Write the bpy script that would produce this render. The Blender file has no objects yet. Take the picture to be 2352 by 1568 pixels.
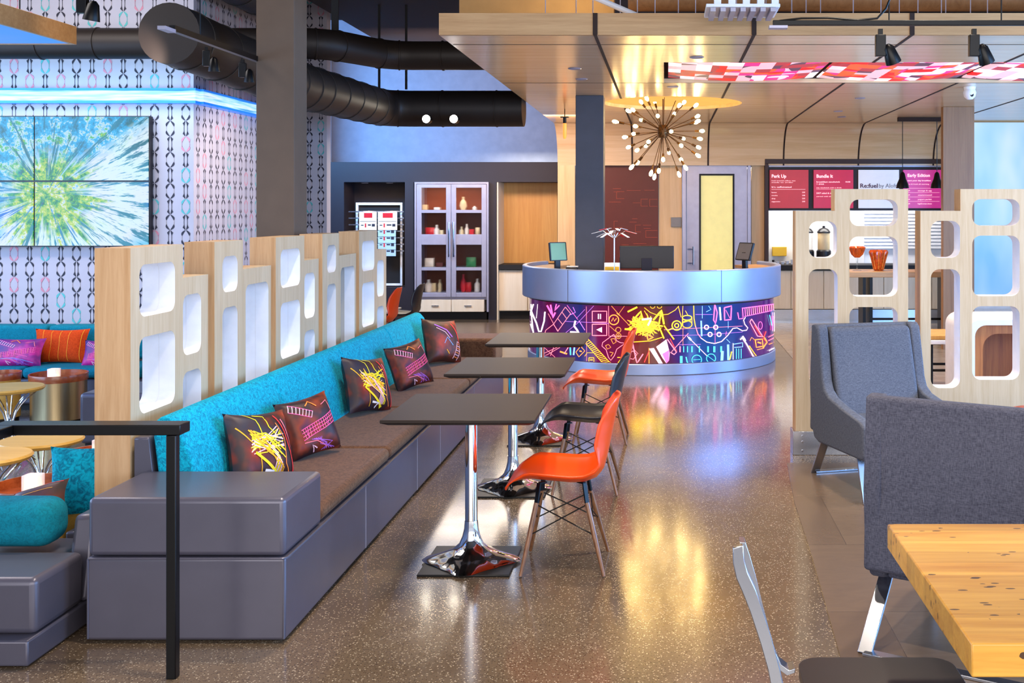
import bpy, math, random
from mathutils import Vector, Matrix
from mathutils.geometry import tessellate_polygon
random.seed(7)
PI = math.pi
SC = bpy.context.scene
COL = SC.collection
F, VX, VY, H = 2485.0, 1530.0, 480.0, 1.68      # focal length in photo pixels, vanishing point, eye height

def X(px, D): return (px - VX) * D / F
def Z(py, D): return H - (py - VY) * D / F
def P(px, py, D): return Vector((X(px, D), D, Z(py, D)))

# ------------------------------------------------------------------ mesh builder
class MB:
    def __init__(s): s.v = []; s.f = []; s.m = []; s.cur = 0
    def mat(s, i): s.cur = i; return s
    def add(s, vs, fs, m=None):
        n = len(s.v); s.v += [tuple(v) for v in vs]
        for f in fs: s.f.append([n + i for i in f]); s.m.append(s.cur if m is None else m)
        return s
    def box(s, x0, x1, y0, y1, z0, z1, m=None):
        if x0 > x1: x0, x1 = x1, x0
        if y0 > y1: y0, y1 = y1, y0
        if z0 > z1: z0, z1 = z1, z0
        vs = [(x, y, z) for z in (z0, z1) for y in (y0, y1) for x in (x0, x1)]
        return s.add(vs, [(0,2,3,1),(4,5,7,6),(0,1,5,4),(2,6,7,3),(0,4,6,2),(1,3,7,5)], m)
    def pbox(s, px0, px1, py0, py1, D0, D1, m=None):
        return s.box(X(px0, D0), X(px1, D0), D0, D1, Z(py1, D0), Z(py0, D0), m)
    def obox(s, a, b, w, t, up=(0,0,1), m=None):
        a = Vector(a); b = Vector(b); d = (b - a).normalized(); up = Vector(up)
        if abs(d.dot(up)) > .99: up = Vector((0,1,0)) if abs(d.y) < .9 else Vector((1,0,0))
        r = d.cross(up).normalized() * (w / 2); u = r.cross(d).normalized() * (t / 2)
        vs = [p + i * r + j * u for p in (a, b) for i, j in ((-1,-1),(1,-1),(1,1),(-1,1))]
        return s.add(vs, [(3,2,1,0),(4,5,6,7),(0,1,5,4),(1,2,6,5),(2,3,7,6),(3,0,4,7)], m)
    def tube(s, pts, r, n=10, cap=True, m=None, closed=False):
        pts = [Vector(p) for p in pts]; k = len(pts)
        rs = r if isinstance(r, (list, tuple)) else [r] * k
        vs = []; ref = None
        for i, p in enumerate(pts):
            if closed: d = pts[(i + 1) % k] - pts[i - 1]
            else: d = pts[min(i + 1, k - 1)] - pts[max(i - 1, 0)]
            d.normalize()
            if ref is None:
                ref = Vector((0,0,1)) if abs(d.z) < .9 else Vector((1,0,0))
            a = (ref - d * ref.dot(d)).normalized(); b = d.cross(a); ref = a
            for j in range(n):
                t = 2 * PI * j / n
                vs.append(p + a * (math.cos(t) * rs[i]) + b * (math.sin(t) * rs[i]))
        fs = []
        for i in range(k if closed else k - 1):
            for j in range(n):
                i2 = (i + 1) % k
                fs.append((i*n + j, i*n + (j+1) % n, i2*n + (j+1) % n, i2*n + j))
        if cap and not closed: fs += [tuple(range(n))[::-1], tuple((k-1)*n + j for j in range(n))]
        return s.add(vs, fs, m)
    def lathe(s, prof, c=(0,0,0), n=32, m=None, sq=None):
        vs = []; fs = []
        for (r, z) in prof:
            for j in range(n):
                t = 2 * PI * j / n; rr = r
                if sq: rr = r * sq(t, r, z)
                vs.append((c[0] + rr * math.cos(t), c[1] + rr * math.sin(t), c[2] + z))
        for i in range(len(prof) - 1):
            for j in range(n): fs.append((i*n + j, i*n + (j+1) % n, (i+1)*n + (j+1) % n, (i+1)*n + j))
        if prof[0][0] > 1e-6: fs.append(tuple(range(n))[::-1])
        if prof[-1][0] > 1e-6: fs.append(tuple((len(prof)-1)*n + j for j in range(n)))
        return s.add(vs, fs, m)
    def prism(s, poly, d0, d1, f, holes=(), m=None, mside=None, mhole=None):
        """poly, holes: 2-D loops; f(a, b, d) -> 3-D point; solid between d0 and d1"""
        loops = [list(poly)] + [list(h) for h in holes]
        tris = tessellate_polygon([[Vector((a, b, 0)) for a, b in L] for L in loops])
        flat = [p for L in loops for p in L]; n = len(flat)
        vs = [f(a, b, d0) for a, b in flat] + [f(a, b, d1) for a, b in flat]
        s.add(vs, [tuple(t) for t in tris] + [tuple(n + i for i in t[::-1]) for t in tris], m)
        base = len(s.v) - 2 * n; o = 0
        for li, L in enumerate(loops):
            k = len(L); ms = mside if (li == 0 or mhole is None) else mhole
            for i in range(k):
                a, b = o + i, o + (i + 1) % k
                s.f.append([base + a, base + b, base + n + b, base + n + a]); s.m.append((s.cur if m is None else m) if ms is None else ms)
            o += k
        return s
    def grid(s, nu, nv, fn, m=None):
        vs = [fn(i / nu, j / nv) for j in range(nv + 1) for i in range(nu + 1)]
        fs = [(j*(nu+1)+i, j*(nu+1)+i+1, (j+1)*(nu+1)+i+1, (j+1)*(nu+1)+i) for j in range(nv) for i in range(nu)]
        return s.add(vs, fs, m)
    def ribbon(s, pts, w, fn, m=None, step=None):
        """pts: 2-D polyline, w width, fn(a, b) -> 3-D point on a surface"""
        q = []
        for i in range(len(pts) - 1):
            (a, b), (c, d) = pts[i], pts[i+1]
            k = 1 if not step else max(1, int(math.hypot(c-a, d-b) / step))
            for j in range(k): q.append((a + (c-a)*j/k, b + (d-b)*j/k))
        q.append(pts[-1]); vs = []
        for i, (a, b) in enumerate(q):
            c, d = q[min(i+1, len(q)-1)]; e, g = q[max(i-1, 0)]
            dx, dy = c - e, d - g; L = math.hypot(dx, dy) or 1
            nx, ny = -dy / L * w / 2, dx / L * w / 2
            vs += [fn(a + nx, b + ny), fn(a - nx, b - ny)]
        return s.add(vs, [(2*i, 2*i+1, 2*i+3, 2*i+2) for i in range(len(q)-1)], m)
    def build(s, name, mats, parent=None, world=True, bev=0, seg=2, smooth=True, ang=35, sub=0, solid=0, fix=True):
        me = bpy.data.meshes.new(name)
        off = wloc(parent) if (parent is not None and world) else Vector((0,0,0))
        me.from_pydata([(v[0]-off.x, v[1]-off.y, v[2]-off.z) for v in s.v], [], s.f)
        if not isinstance(mats, (list, tuple)): mats = [mats]
        for m in mats: me.materials.append(m)
        me.polygons.foreach_set('material_index', s.m)
        if smooth:
            me.polygons.foreach_set('use_smooth', [True] * len(me.polygons))
        me.update()
        if fix:
            import bmesh
            b = bmesh.new(); b.from_mesh(me); bmesh.ops.recalc_face_normals(b, faces=b.faces); b.to_mesh(me); b.free()
        if smooth and not sub: me.set_sharp_from_angle(angle=math.radians(ang))
        o = bpy.data.objects.new(name, me); COL.objects.link(o)
        if parent is not None: o.parent = parent
        if solid:
            md = o.modifiers.new('solid', 'SOLIDIFY'); md.thickness = solid; md.offset = 0
        if bev:
            md = o.modifiers.new('bevel', 'BEVEL'); md.width = bev; md.segments = seg; md.limit_method = 'ANGLE'; md.angle_limit = math.radians(40); md.harden_normals = False
        if sub:
            md = o.modifiers.new('sub', 'SUBSURF'); md.levels = sub; md.render_levels = sub
        return o

def wloc(o):
    v = Vector((0,0,0))
    while o is not None: v = v + o.location; o = o.parent
    return v
def tag(o, label, cat, group=None, kind=None):
    o['label'] = label; o['category'] = cat
    if group: o['group'] = group
    if kind: o['kind'] = kind
    return o
def thing(name, label, cat, loc=(0,0,0), group=None, rz=0):
    o = bpy.data.objects.new(name, None); COL.objects.link(o); o.location = loc; o.rotation_euler = (0,0,rz)
    o.empty_display_size = .1
    return tag(o, label, cat, group)
def struct(o, label=None, cat='room part'):
    o['kind'] = 'structure'
    if label: o['label'] = label; o['category'] = cat
    return o
def kids(o): return [c for c in bpy.data.objects if c.parent == o]
def copy_tree(o, parent=None):
    c = o.copy(); COL.objects.link(c)
    if parent is not None: c.parent = parent
    for ch in kids(o): copy_tree(ch, c)
    return c
def dup(o, loc, rz=None, label=None, group=None):
    c = copy_tree(o); c.location = loc
    if rz is not None: c.rotation_euler = (0,0,rz)
    if label: c['label'] = label
    if group: c['group'] = group
    return c
def rrect(x0, x1, y0, y1, r, n=6):
    r = min(r, (x1-x0)/2 - 1e-4, (y1-y0)/2 - 1e-4); pts = []
    for cx, cy, a0 in ((x1-r, y1-r, 0), (x0+r, y1-r, 90), (x0+r, y0+r, 180), (x1-r, y0+r, 270)):
        for i in range(n + 1):
            a = math.radians(a0 + 90 * i / n); pts.append((cx + r*math.cos(a), cy + r*math.sin(a)))
    return pts
def circ(cx, cy, r, n=24, ry=None):
    ry = ry or r
    return [(cx + r*math.cos(2*PI*i/n), cy + ry*math.sin(2*PI*i/n)) for i in range(n)]

# ------------------------------------------------------------------ materials
def new_mat(name):
    m = bpy.data.materials.new(name); m.use_nodes = True
    nt = m.node_tree; nt.nodes.clear()
    out = nt.nodes.new('ShaderNodeOutputMaterial'); b = nt.nodes.new('ShaderNodeBsdfPrincipled')
    nt.links.new(b.outputs[0], out.inputs[0])
    return m, nt, b
def rgb(c): return (c[0], c[1], c[2], 1)
def s2l(h):
    h = h.lstrip('#'); return tuple(((int(h[i:i+2], 16) / 255) ** 2.2) for i in (0, 2, 4))
def mth(nt, op, a, b=None, c=None):
    n = nt.nodes.new('ShaderNodeMath'); n.operation = op
    for i, v in enumerate((a, b, c)):
        if v is None: continue
        if isinstance(v, (int, float)): n.inputs[i].default_value = v
        else: nt.links.new(v, n.inputs[i])
    return n.outputs[0]
def ramp(nt, fac, stops, interp='LINEAR'):
    n = nt.nodes.new('ShaderNodeValToRGB'); n.color_ramp.interpolation = interp
    e = n.color_ramp.elements
    while len(e) < len(stops): e.new(.5)
    for i, (p, c) in enumerate(stops): e[i].position = p; e[i].color = rgb(c)
    nt.links.new(fac, n.inputs[0]); return n.outputs[0]
def coords(nt, scale=(1,1,1), rot=(0,0,0), kind='Object'):
    t = nt.nodes.new('ShaderNodeTexCoord'); mp = nt.nodes.new('ShaderNodeMapping')
    nt.links.new(t.outputs[kind], mp.inputs[0]); mp.inputs['Scale'].default_value = scale; mp.inputs['Rotation'].default_value = rot
    return mp.outputs[0]
def noise(nt, vec, scale, detail=4, rough=.55, dist=0):
    n = nt.nodes.new('ShaderNodeTexNoise'); n.inputs['Scale'].default_value = scale; n.inputs['Detail'].default_value = detail
    n.inputs['Roughness'].default_value = rough; n.inputs['Distortion'].default_value = dist
    nt.links.new(vec, n.inputs['Vector']); return n
def bump(nt, b, h, strength=.2, dist=.01):
    n = nt.nodes.new('ShaderNodeBump'); n.inputs['Strength'].default_value = strength; n.inputs['Distance'].default_value = dist
    nt.links.new(h, n.inputs['Height']); nt.links.new(n.outputs[0], b.inputs['Normal'])
def plain(name, c, rough=.5, metal=0, emit=None, es=0, spec=.5, var=.06, vs=8, coat=0, alpha=1, trans=0, ior=1.45):
    m, nt, b = new_mat(name)
    if isinstance(c, str): c = s2l(c)
    v = coords(nt); n = noise(nt, v, vs)
    lo = tuple(max(0, x * (1 - var)) for x in c); hi = tuple(min(1, x * (1 + var)) for x in c)
    nt.links.new(ramp(nt, n.outputs[0], [(.3, lo), (.7, hi)]), b.inputs['Base Color'])
    b.inputs['Roughness'].default_value = rough; b.inputs['Metallic'].default_value = metal
    b.inputs['Specular IOR Level'].default_value = spec; b.inputs['Coat Weight'].default_value = coat
    b.inputs['IOR'].default_value = ior; b.inputs['Transmission Weight'].default_value = trans
    b.inputs['Alpha'].default_value = alpha
    if es:
        e = emit if emit is not None else c
        if isinstance(e, str): e = s2l(e)
        b.inputs['Emission Color'].default_value = rgb(e); b.inputs['Emission Strength'].default_value = es
    return m
def wood(name, c1, c2, axis='z', scale=1.0, rough=.4, coat=0, knots=False, spec=.5):
    m, nt, b = new_mat(name); c1 = s2l(c1); c2 = s2l(c2)
    sc = {'x': (1.2, 22, 22), 'y': (22, 1.2, 22), 'z': (22, 22, 1.2)}[axis]
    v = coords(nt, tuple(k * scale for k in sc))
    n = noise(nt, v, 1.6, 6, .6, .6)
    n2 = noise(nt, coords(nt, tuple(k * scale * 3 for k in sc)), 3, 3)
    f = mth(nt, 'ADD', mth(nt, 'MULTIPLY', n.outputs[0], .75), mth(nt, 'MULTIPLY', n2.outputs[0], .25))
    col = ramp(nt, f, [(.32, c2), (.62, c1)])
    if knots:
        sp = nt.nodes.new('ShaderNodeSeparateXYZ'); nt.links.new(coords(nt), sp.inputs[0])
        wn = nt.nodes.new('ShaderNodeTexWhiteNoise'); wn.noise_dimensions = '1D'; nt.links.new(mth(nt, 'FLOOR', mth(nt, 'MULTIPLY', sp.outputs[1], 10.5)), wn.inputs['W'])
        hs = nt.nodes.new('ShaderNodeHueSaturation'); nt.links.new(col, hs.inputs['Color']); nt.links.new(mth(nt, 'ADD', mth(nt, 'MULTIPLY', wn.outputs[0], .35), .78), hs.inputs['Value']); col = hs.outputs[0]
        vo = nt.nodes.new('ShaderNodeTexVoronoi'); vo.inputs['Scale'].default_value = 24; vo.inputs['Randomness'].default_value = 1
        nt.links.new(coords(nt, (.7, 2.0, 1)), vo.inputs['Vector'])
        w3 = nt.nodes.new('ShaderNodeTexNoise'); w3.inputs['Scale'].default_value = 4; nt.links.new(coords(nt), w3.inputs['Vector'])
        k = mth(nt, 'MULTIPLY', mth(nt, 'LESS_THAN', mth(nt, 'ADD', vo.outputs['Distance'], mth(nt, 'MULTIPLY', n2.outputs[0], .16)), .28), mth(nt, 'GREATER_THAN', w3.outputs[0], .54))
        mx = nt.nodes.new('ShaderNodeMix'); mx.data_type = 'RGBA'; nt.links.new(k, mx.inputs[0]); nt.links.new(col, mx.inputs[6]); mx.inputs[7].default_value = (.07, .03, .012, 1)
        col = mx.outputs[2]
    nt.links.new(col, b.inputs['Base Color']); b.inputs['Roughness'].default_value = rough; b.inputs['Coat Weight'].default_value = coat
    b.inputs['Specular IOR Level'].default_value = spec
    b.inputs['Coat Roughness'].default_value = .15
    bump(nt, b, n2.outputs[0], .06, .004)
    return m
def fabric(name, c1, c2, scale=220, rough=.9, st=.4, weave=False, sheen=0.0):
    m, nt, b = new_mat(name); c1 = s2l(c1); c2 = s2l(c2)
    if weave:
        n = noise(nt, coords(nt, (1, 1, 6)), scale, 2); n2 = noise(nt, coords(nt, (6, 6, 1)), scale, 2)
        f = mth(nt, 'MULTIPLY', mth(nt, 'ADD', n.outputs[0], n2.outputs[0]), .5)
        nt.links.new(ramp(nt, f, [(.38, c2), (.62, c1)]), b.inputs['Base Color']); bump(nt, b, f, st, .002)
    else:
        n = noise(nt, coords(nt), scale, 3, .6, 1.5)
        nt.links.new(ramp(nt, n.outputs[0], [(.38, c2), (.6, c1)]), b.inputs['Base Color']); bump(nt, b, n.outputs[0], st, .004)
    b.inputs['Roughness'].default_value = rough; b.inputs['Sheen Weight'].default_value = sheen
    b.inputs['Specular IOR Level'].default_value = .25
    return m
def brushed(name, c, rough=.3, axis='x', amp=.12):
    m, nt, b = new_mat(name)
    sc = {'x': (2, 90, 90), 'y': (90, 2, 90), 'z': (90, 90, 2)}[axis]
    n = noise(nt, coords(nt, sc), 1.5, 3)
    c = s2l(c)
    nt.links.new(ramp(nt, n.outputs[0], [(.3, tuple(x*.88 for x in c)), (.7, c)]), b.inputs['Base Color'])
    b.inputs['Metallic'].default_value = 1; b.inputs['Roughness'].default_value = rough
    nt.links.new(mth(nt, 'ADD', mth(nt, 'MULTIPLY', n.outputs[0], amp), rough - amp/2), b.inputs['Roughness'])
    return m

M = {}
M['oak'] = wood('pale_oak', '#c9b190', '#b89c78', 'z', 1.0, .5)
M['oak_warm'] = wood('warm_oak_edge', '#cda377', '#b98c5e', 'z', 1.0, .5)
M['canopy'] = wood('canopy_maple', '#dfbe93', '#cfa87a', 'x', .35, .24, coat=.3)
M['fascia'] = wood('fascia_maple', '#c09465', '#a87b4e', 'x', .8, .4)
M['maple_wall'] = wood('maple_wall', '#d6ae7e', '#c59a68', 'z', .4, .38)
M['honey'] = wood('honey_panel', '#d8a35c', '#c68d48', 'z', .4, .4)
M['brown_wood'] = wood('brown_veneer', '#9c6f48', '#835a38', 'z', .5, .45)
M['tray'] = wood('tray_walnut', '#b4582c', '#8e3f1d', 'x', 1, .25, coat=.4)
M['walnut'] = wood('walnut_leg', '#8c5f3e', '#5f3b24', 'z', 2, .35, coat=.2)
M['cream_wood'] = wood('cream_laminate', '#e3d3ba', '#d8c5a8', 'z', .5, .45)
M['butcher'] = wood('butcher_block_pine', '#e0a448', '#b97a2c', 'x', .55, .34, coat=.15, knots=True)
M['stool_wood'] = wood('stool_beech', '#e6b35c', '#d49d45', 'x', .6, .42, spec=.3)
M['charcoal'] = plain('charcoal_paint', '#252029', .6)
M['column'] = plain('taupe_column_paint', '#5f4e41', .7)
M['blue_grey'] = plain('slate_column_paint', '#42434b', .6)
M['lav_wall'] = plain('lavender_grey_wall', '#8490a8', .8)
M['dark_ceiling'] = plain('dark_ceiling_paint', '#2e2725', .85)
M['ochre'] = plain('ochre_plaster', '#b58d5c', .8)
M['duct'] = plain('dark_duct_paint', '#29221f', .5, metal=.2)
M['black'] = plain('black_powder_coat', '#0b0a0d', .34, spec=.35)
M['black_matte'] = plain('black_matte', '#1a1718', .6)
M['black_plastic'] = plain('black_plastic', '#211e22', .35)
M['chrome'] = plain('polished_chrome', (.82,.82,.84), .06, metal=1, var=.01)
M['steel'] = brushed('brushed_aluminium', '#c9ccd6', .28, 'z')
M['rim_metal'] = plain('desk_rim_aluminium', '#9fb0d8', .34, metal=.55, var=.02)
M['silver'] = plain('silver_paint', '#a19eb0', .35, metal=.35)
M['white'] = plain('white_satin', '#e9e9ee', .4)
M['white_wall'] = plain('white_wall', '#e8e4e2', .6)
M['wallpaper'] = plain('wallpaper_ground', '#b9b4bf', .7, var=.02)
M['wp_dark'] = plain('wallpaper_ink_dark', '#2b2a38', .6)
M['wp_teal'] = plain('wallpaper_ink_teal', '#57b4b4', .6)
M['wp_pink'] = plain('wallpaper_ink_pink', '#d2889a', .6)
M['wp_grey'] = plain('wallpaper_ink_grey', '#b5a9a6', .7)
M['leather'] = plain('pewter_leather', '#5a5763', .31, metal=.28, var=.04, spec=.6)
M['suede'] = fabric('brown_suede', '#674732', '#503524', 40, .85, .12, sheen=.1)
M['teal'] = fabric('teal_boucle', '#08b0cc', '#037a9a', 62, .85, 1.0)
M['teal_flat'] = fabric('teal_felt', '#067c92', '#056a7e', 60, .9, .2)
M['teal_fur'] = fabric('teal_fluffy', '#0aaecb', '#046f8c', 35, .9, 1.0)
M['grey_fabric'] = fabric('charcoal_tweed', '#5c5c69', '#3f3f4b', 60, .9, .3, weave=True)
M['grey_fabric2'] = fabric('slate_tweed', '#646771', '#4a4c57', 60, .9, .3, weave=True)
M['orange_shell'] = plain('orange_plastic', '#ee4a10', .32, var=.02)
M['black_shell'] = plain('black_shell_plastic', '#29282d', .33, var=.02)
M['table_top'] = plain('dark_brown_laminate', '#2a201b', .42, var=.05, spec=.3)
M['table_edge'] = plain('table_edge_black', '#1c191b', .5)
M['orange_fab'] = fabric('orange_cloth', '#dd4a12', '#c43c0c', 80, .85, .2)
M['stripe_o'] = plain('pale_orange_stripe', '#f6a35a', .8)
M['glass'] = plain('clear_glass', '#e8f0f2', .04, trans=1, var=0, ior=1.3, alpha=.35)
M['bulb'] = plain('warm_bulb', '#fff0c0', .4, emit='#ffd688', es=42)
M['candle'] = plain('candle_glow', '#fff1dc', .3, emit='#ffd9a8', es=1.6)
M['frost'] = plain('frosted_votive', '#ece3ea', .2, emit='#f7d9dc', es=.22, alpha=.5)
M['spot_face'] = plain('lit_spot_lens', '#ffffff', .3, emit='#fff2dc', es=40)
M['down'] = plain('downlight_lens', '#fff4dc', .3, emit='#ffe9c4', es=5)
M['acrylic'] = plain('backlit_acrylic', '#b7bbce', .35, emit='#d8def8', es=.09, var=.01)
M['lining_shade'] = plain('shaded_white_lining', '#b9b3ac', .35, var=.02)  # white cutout lining with its shade painted in as grey
M['led'] = None
M['yellow_recess'] = plain('yellow_recess_lit', '#e0bc5a', .5, emit='#f3d48a', es=.3)  # yellow light inside the round recess put into base colour and emission
M['amber_glass'] = plain('amber_glass', '#c8501c', .15, var=.4, vs=30, spec=.7)
M['amber_lite'] = plain('amber_glass_light', '#f08a3a', .15, var=.3, vs=30)
M['door_glass'] = plain('yellow_frosted_glass', '#dccf85', .3, emit='#e0d080', es=.35)
M['red_board'] = plain('red_menu_screen', '#b3202f', .3, emit='#b81c34', es=.32)
M['crimson_board'] = plain('crimson_menu_screen', '#c01845', .3, emit='#c2184a', es=.34)
M['mag_board'] = plain('magenta_menu_screen', '#c62c85', .3, emit='#c42a80', es=.38)
M['white_board'] = plain('white_menu_screen', '#e6e6ec', .3, emit='#e4e4ee', es=.25)
M['menu_ink'] = plain('menu_ink_pale', '#ffe0e4', .4, emit='#ffdde4', es=.6)
M['menu_ink_dark'] = plain('menu_ink_plum', '#5b1838', .4)
M['menu_ink_grey'] = plain('menu_ink_grey', '#8a8790', .4)
M['maroon'] = plain('maroon_panel', '#5c241a', .45)
M['maroon_line'] = plain('maroon_panel_line', '#a8442c', .45)
M['brass'] = brushed('brushed_brass', '#c4ac83', .3, 'z')
M['bronze'] = plain('bronze_metal', '#5a3f26', .4, metal=.8)
M['cab_int'] = plain('cabinet_interior', '#7a3718', .5)
M['leg_steel'] = plain('satin_steel', (.48,.50,.56), .24, metal=1, var=.02)
M['seam'] = plain('dark_seam', '#33221a', .8)
M['red_item'] = plain('red_packet', '#c8232e', .4)
M['green_item'] = plain('green_packet', '#2f7a4c', .4)
M['white_item'] = plain('white_packet', '#efe6da', .5)
M['cream_item'] = plain('cream_bottle', '#e8cf9f', .4)
M['paper_blue'] = plain('pale_blue_paper', '#a8c4e6', .6)
M['gold'] = plain('yellow_print', '#d9a928', .5)
M['sign_grey'] = plain('grey_wall_plate', '#7a746f', .4)
M['pod_wood'] = wood('pod_lining', '#b86c35', '#8a4218', 'z', .6, .4)
M['win_blue'] = None
# ------------------------------------------------------------------ special materials
def mixc(nt, f, a, b):
    mx = nt.nodes.new('ShaderNodeMix'); mx.data_type = 'RGBA'
    for s, v in ((0, f), (6, a), (7, b)):
        if isinstance(v, (int, float)): mx.inputs[s].default_value = v
        elif isinstance(v, tuple): mx.inputs[s].default_value = rgb(v)
        else: nt.links.new(v, mx.inputs[s])
    return mx.outputs[2]
def terrazzo():
    m, nt, b = new_mat('polished_terrazzo'); v = coords(nt)
    big = noise(nt, v, .9, 4); base = ramp(nt, big.outputs[0], [(.3, s2l('#564637')), (.7, s2l('#715f4c'))])
    vo = nt.nodes.new('ShaderNodeTexVoronoi'); vo.inputs['Scale'].default_value = 140; nt.links.new(v, vo.inputs['Vector'])
    wn = nt.nodes.new('ShaderNodeTexWhiteNoise'); wn.noise_dimensions = '3D'; nt.links.new(vo.outputs['Position'], wn.inputs['Vector'])
    near = mth(nt, 'LESS_THAN', vo.outputs['Distance'], .42)
    lite = mth(nt, 'MULTIPLY', near, mth(nt, 'GREATER_THAN', wn.outputs[0], .80))
    dark = mth(nt, 'MULTIPLY', near, mth(nt, 'LESS_THAN', wn.outputs[0], .34))
    c = mixc(nt, mth(nt, 'MULTIPLY', lite, .6), base, s2l('#c9b79c'))
    c = mixc(nt, mth(nt, 'MULTIPLY', dark, .6), c, s2l('#2e241c'))
    nt.links.new(c, b.inputs['Base Color'])
    fine = noise(nt, v, 5, 3)
    nt.links.new(mth(nt, 'ADD', mth(nt, 'MULTIPLY', fine.outputs[0], .12), .1), b.inputs['Roughness'])
    b.inputs['Specular IOR Level'].default_value = .6; b.inputs['Coat Weight'].default_value = .3; b.inputs['Coat Roughness'].default_value = .1
    b.inputs['Coat IOR'].default_value = 1.6
    bump(nt, b, noise(nt, v, 2.5, 2).outputs[0], .03, .02)
    return m
M['terrazzo'] = terrazzo()
def planks(name, c1, c2, rough):
    m, nt, b = new_mat(name)
    br = nt.nodes.new('ShaderNodeTexBrick'); nt.links.new(coords(nt), br.inputs['Vector'])
    br.inputs['Scale'].default_value = 1; br.inputs['Brick Width'].default_value = 1.8; br.inputs['Row Height'].default_value = .9
    br.inputs['Mortar Size'].default_value = .002; br.inputs['Color1'].default_value = rgb(s2l(c1)); br.inputs['Color2'].default_value = rgb(s2l(c2))
    br.inputs['Mortar'].default_value = rgb(s2l('#4a3c32'))
    n = noise(nt, coords(nt, (2, 5, 2)), 1.6, 6, .7, 1.5)
    nt.links.new(mixc(nt, mth(nt, 'MULTIPLY', n.outputs[0], .9), br.outputs[0], s2l('#5b4a3e')), b.inputs['Base Color'])
    b.inputs['Roughness'].default_value = rough; b.inputs['Specular IOR Level'].default_value = .6
    return m
M['planks'] = planks('stone_plank_floor', '#7d6854', '#685442', .26)
M['tile_far'] = planks('pale_plank_floor', '#b8a48e', '#a8947f', .25)
def led():
    m, nt, b = new_mat('led_strip_light')
    n = noise(nt, coords(nt, (1.2, 1.2, 25)), 1.2, 3)
    c = ramp(nt, n.outputs[0], [(.32, s2l('#1f8fe0')), (.45, s2l('#9fe6f4')), (.6, s2l('#f4fbff')), (.75, s2l('#58c8ee'))])
    b.inputs['Base Color'].default_value = (.08, .16, .25, 1); nt.links.new(c, b.inputs['Emission Color']); b.inputs['Emission Strength'].default_value = .7
    return m
M['led'] = led()
M['led_edge'] = plain('led_strip_edge', '#1d6fc4', .3, emit='#1668d8', es=.7)
def blue_panel():
    m, nt, b = new_mat('blue_light_panel')
    n = noise(nt, coords(nt, (1, 1, 1)), .7, 2)
    c = ramp(nt, n.outputs[0], [(.35, s2l('#2f8cff')), (.6, s2l('#6f95ff')), (.8, s2l('#7f7ff0'))])
    nt.links.new(c, b.inputs['Emission Color']); b.inputs['Base Color'].default_value = (.05, .1, .3, 1); b.inputs['Emission Strength'].default_value = .62
    return m
M['blue_panel'] = blue_panel()
def window_mat():
    m, nt, b = new_mat('frosted_daylit_glass')
    n = noise(nt, coords(nt, (1.2, 1.2, .5)), .8, 3)
    c = ramp(nt, n.outputs[0], [(.36, s2l('#6fb0ee')), (.5, s2l('#a9d0f6')), (.64, s2l('#dde8fb'))])
    nt.links.new(c, b.inputs['Emission Color']); b.inputs['Base Color'].default_value = (.1, .14, .2, 1)
    b.inputs['Emission Strength'].default_value = .68; b.inputs['Roughness'].default_value = .3
    return m
M['win_blue'] = window_mat()
def pos_(nt, t): return t.outputs['Position']
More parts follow.
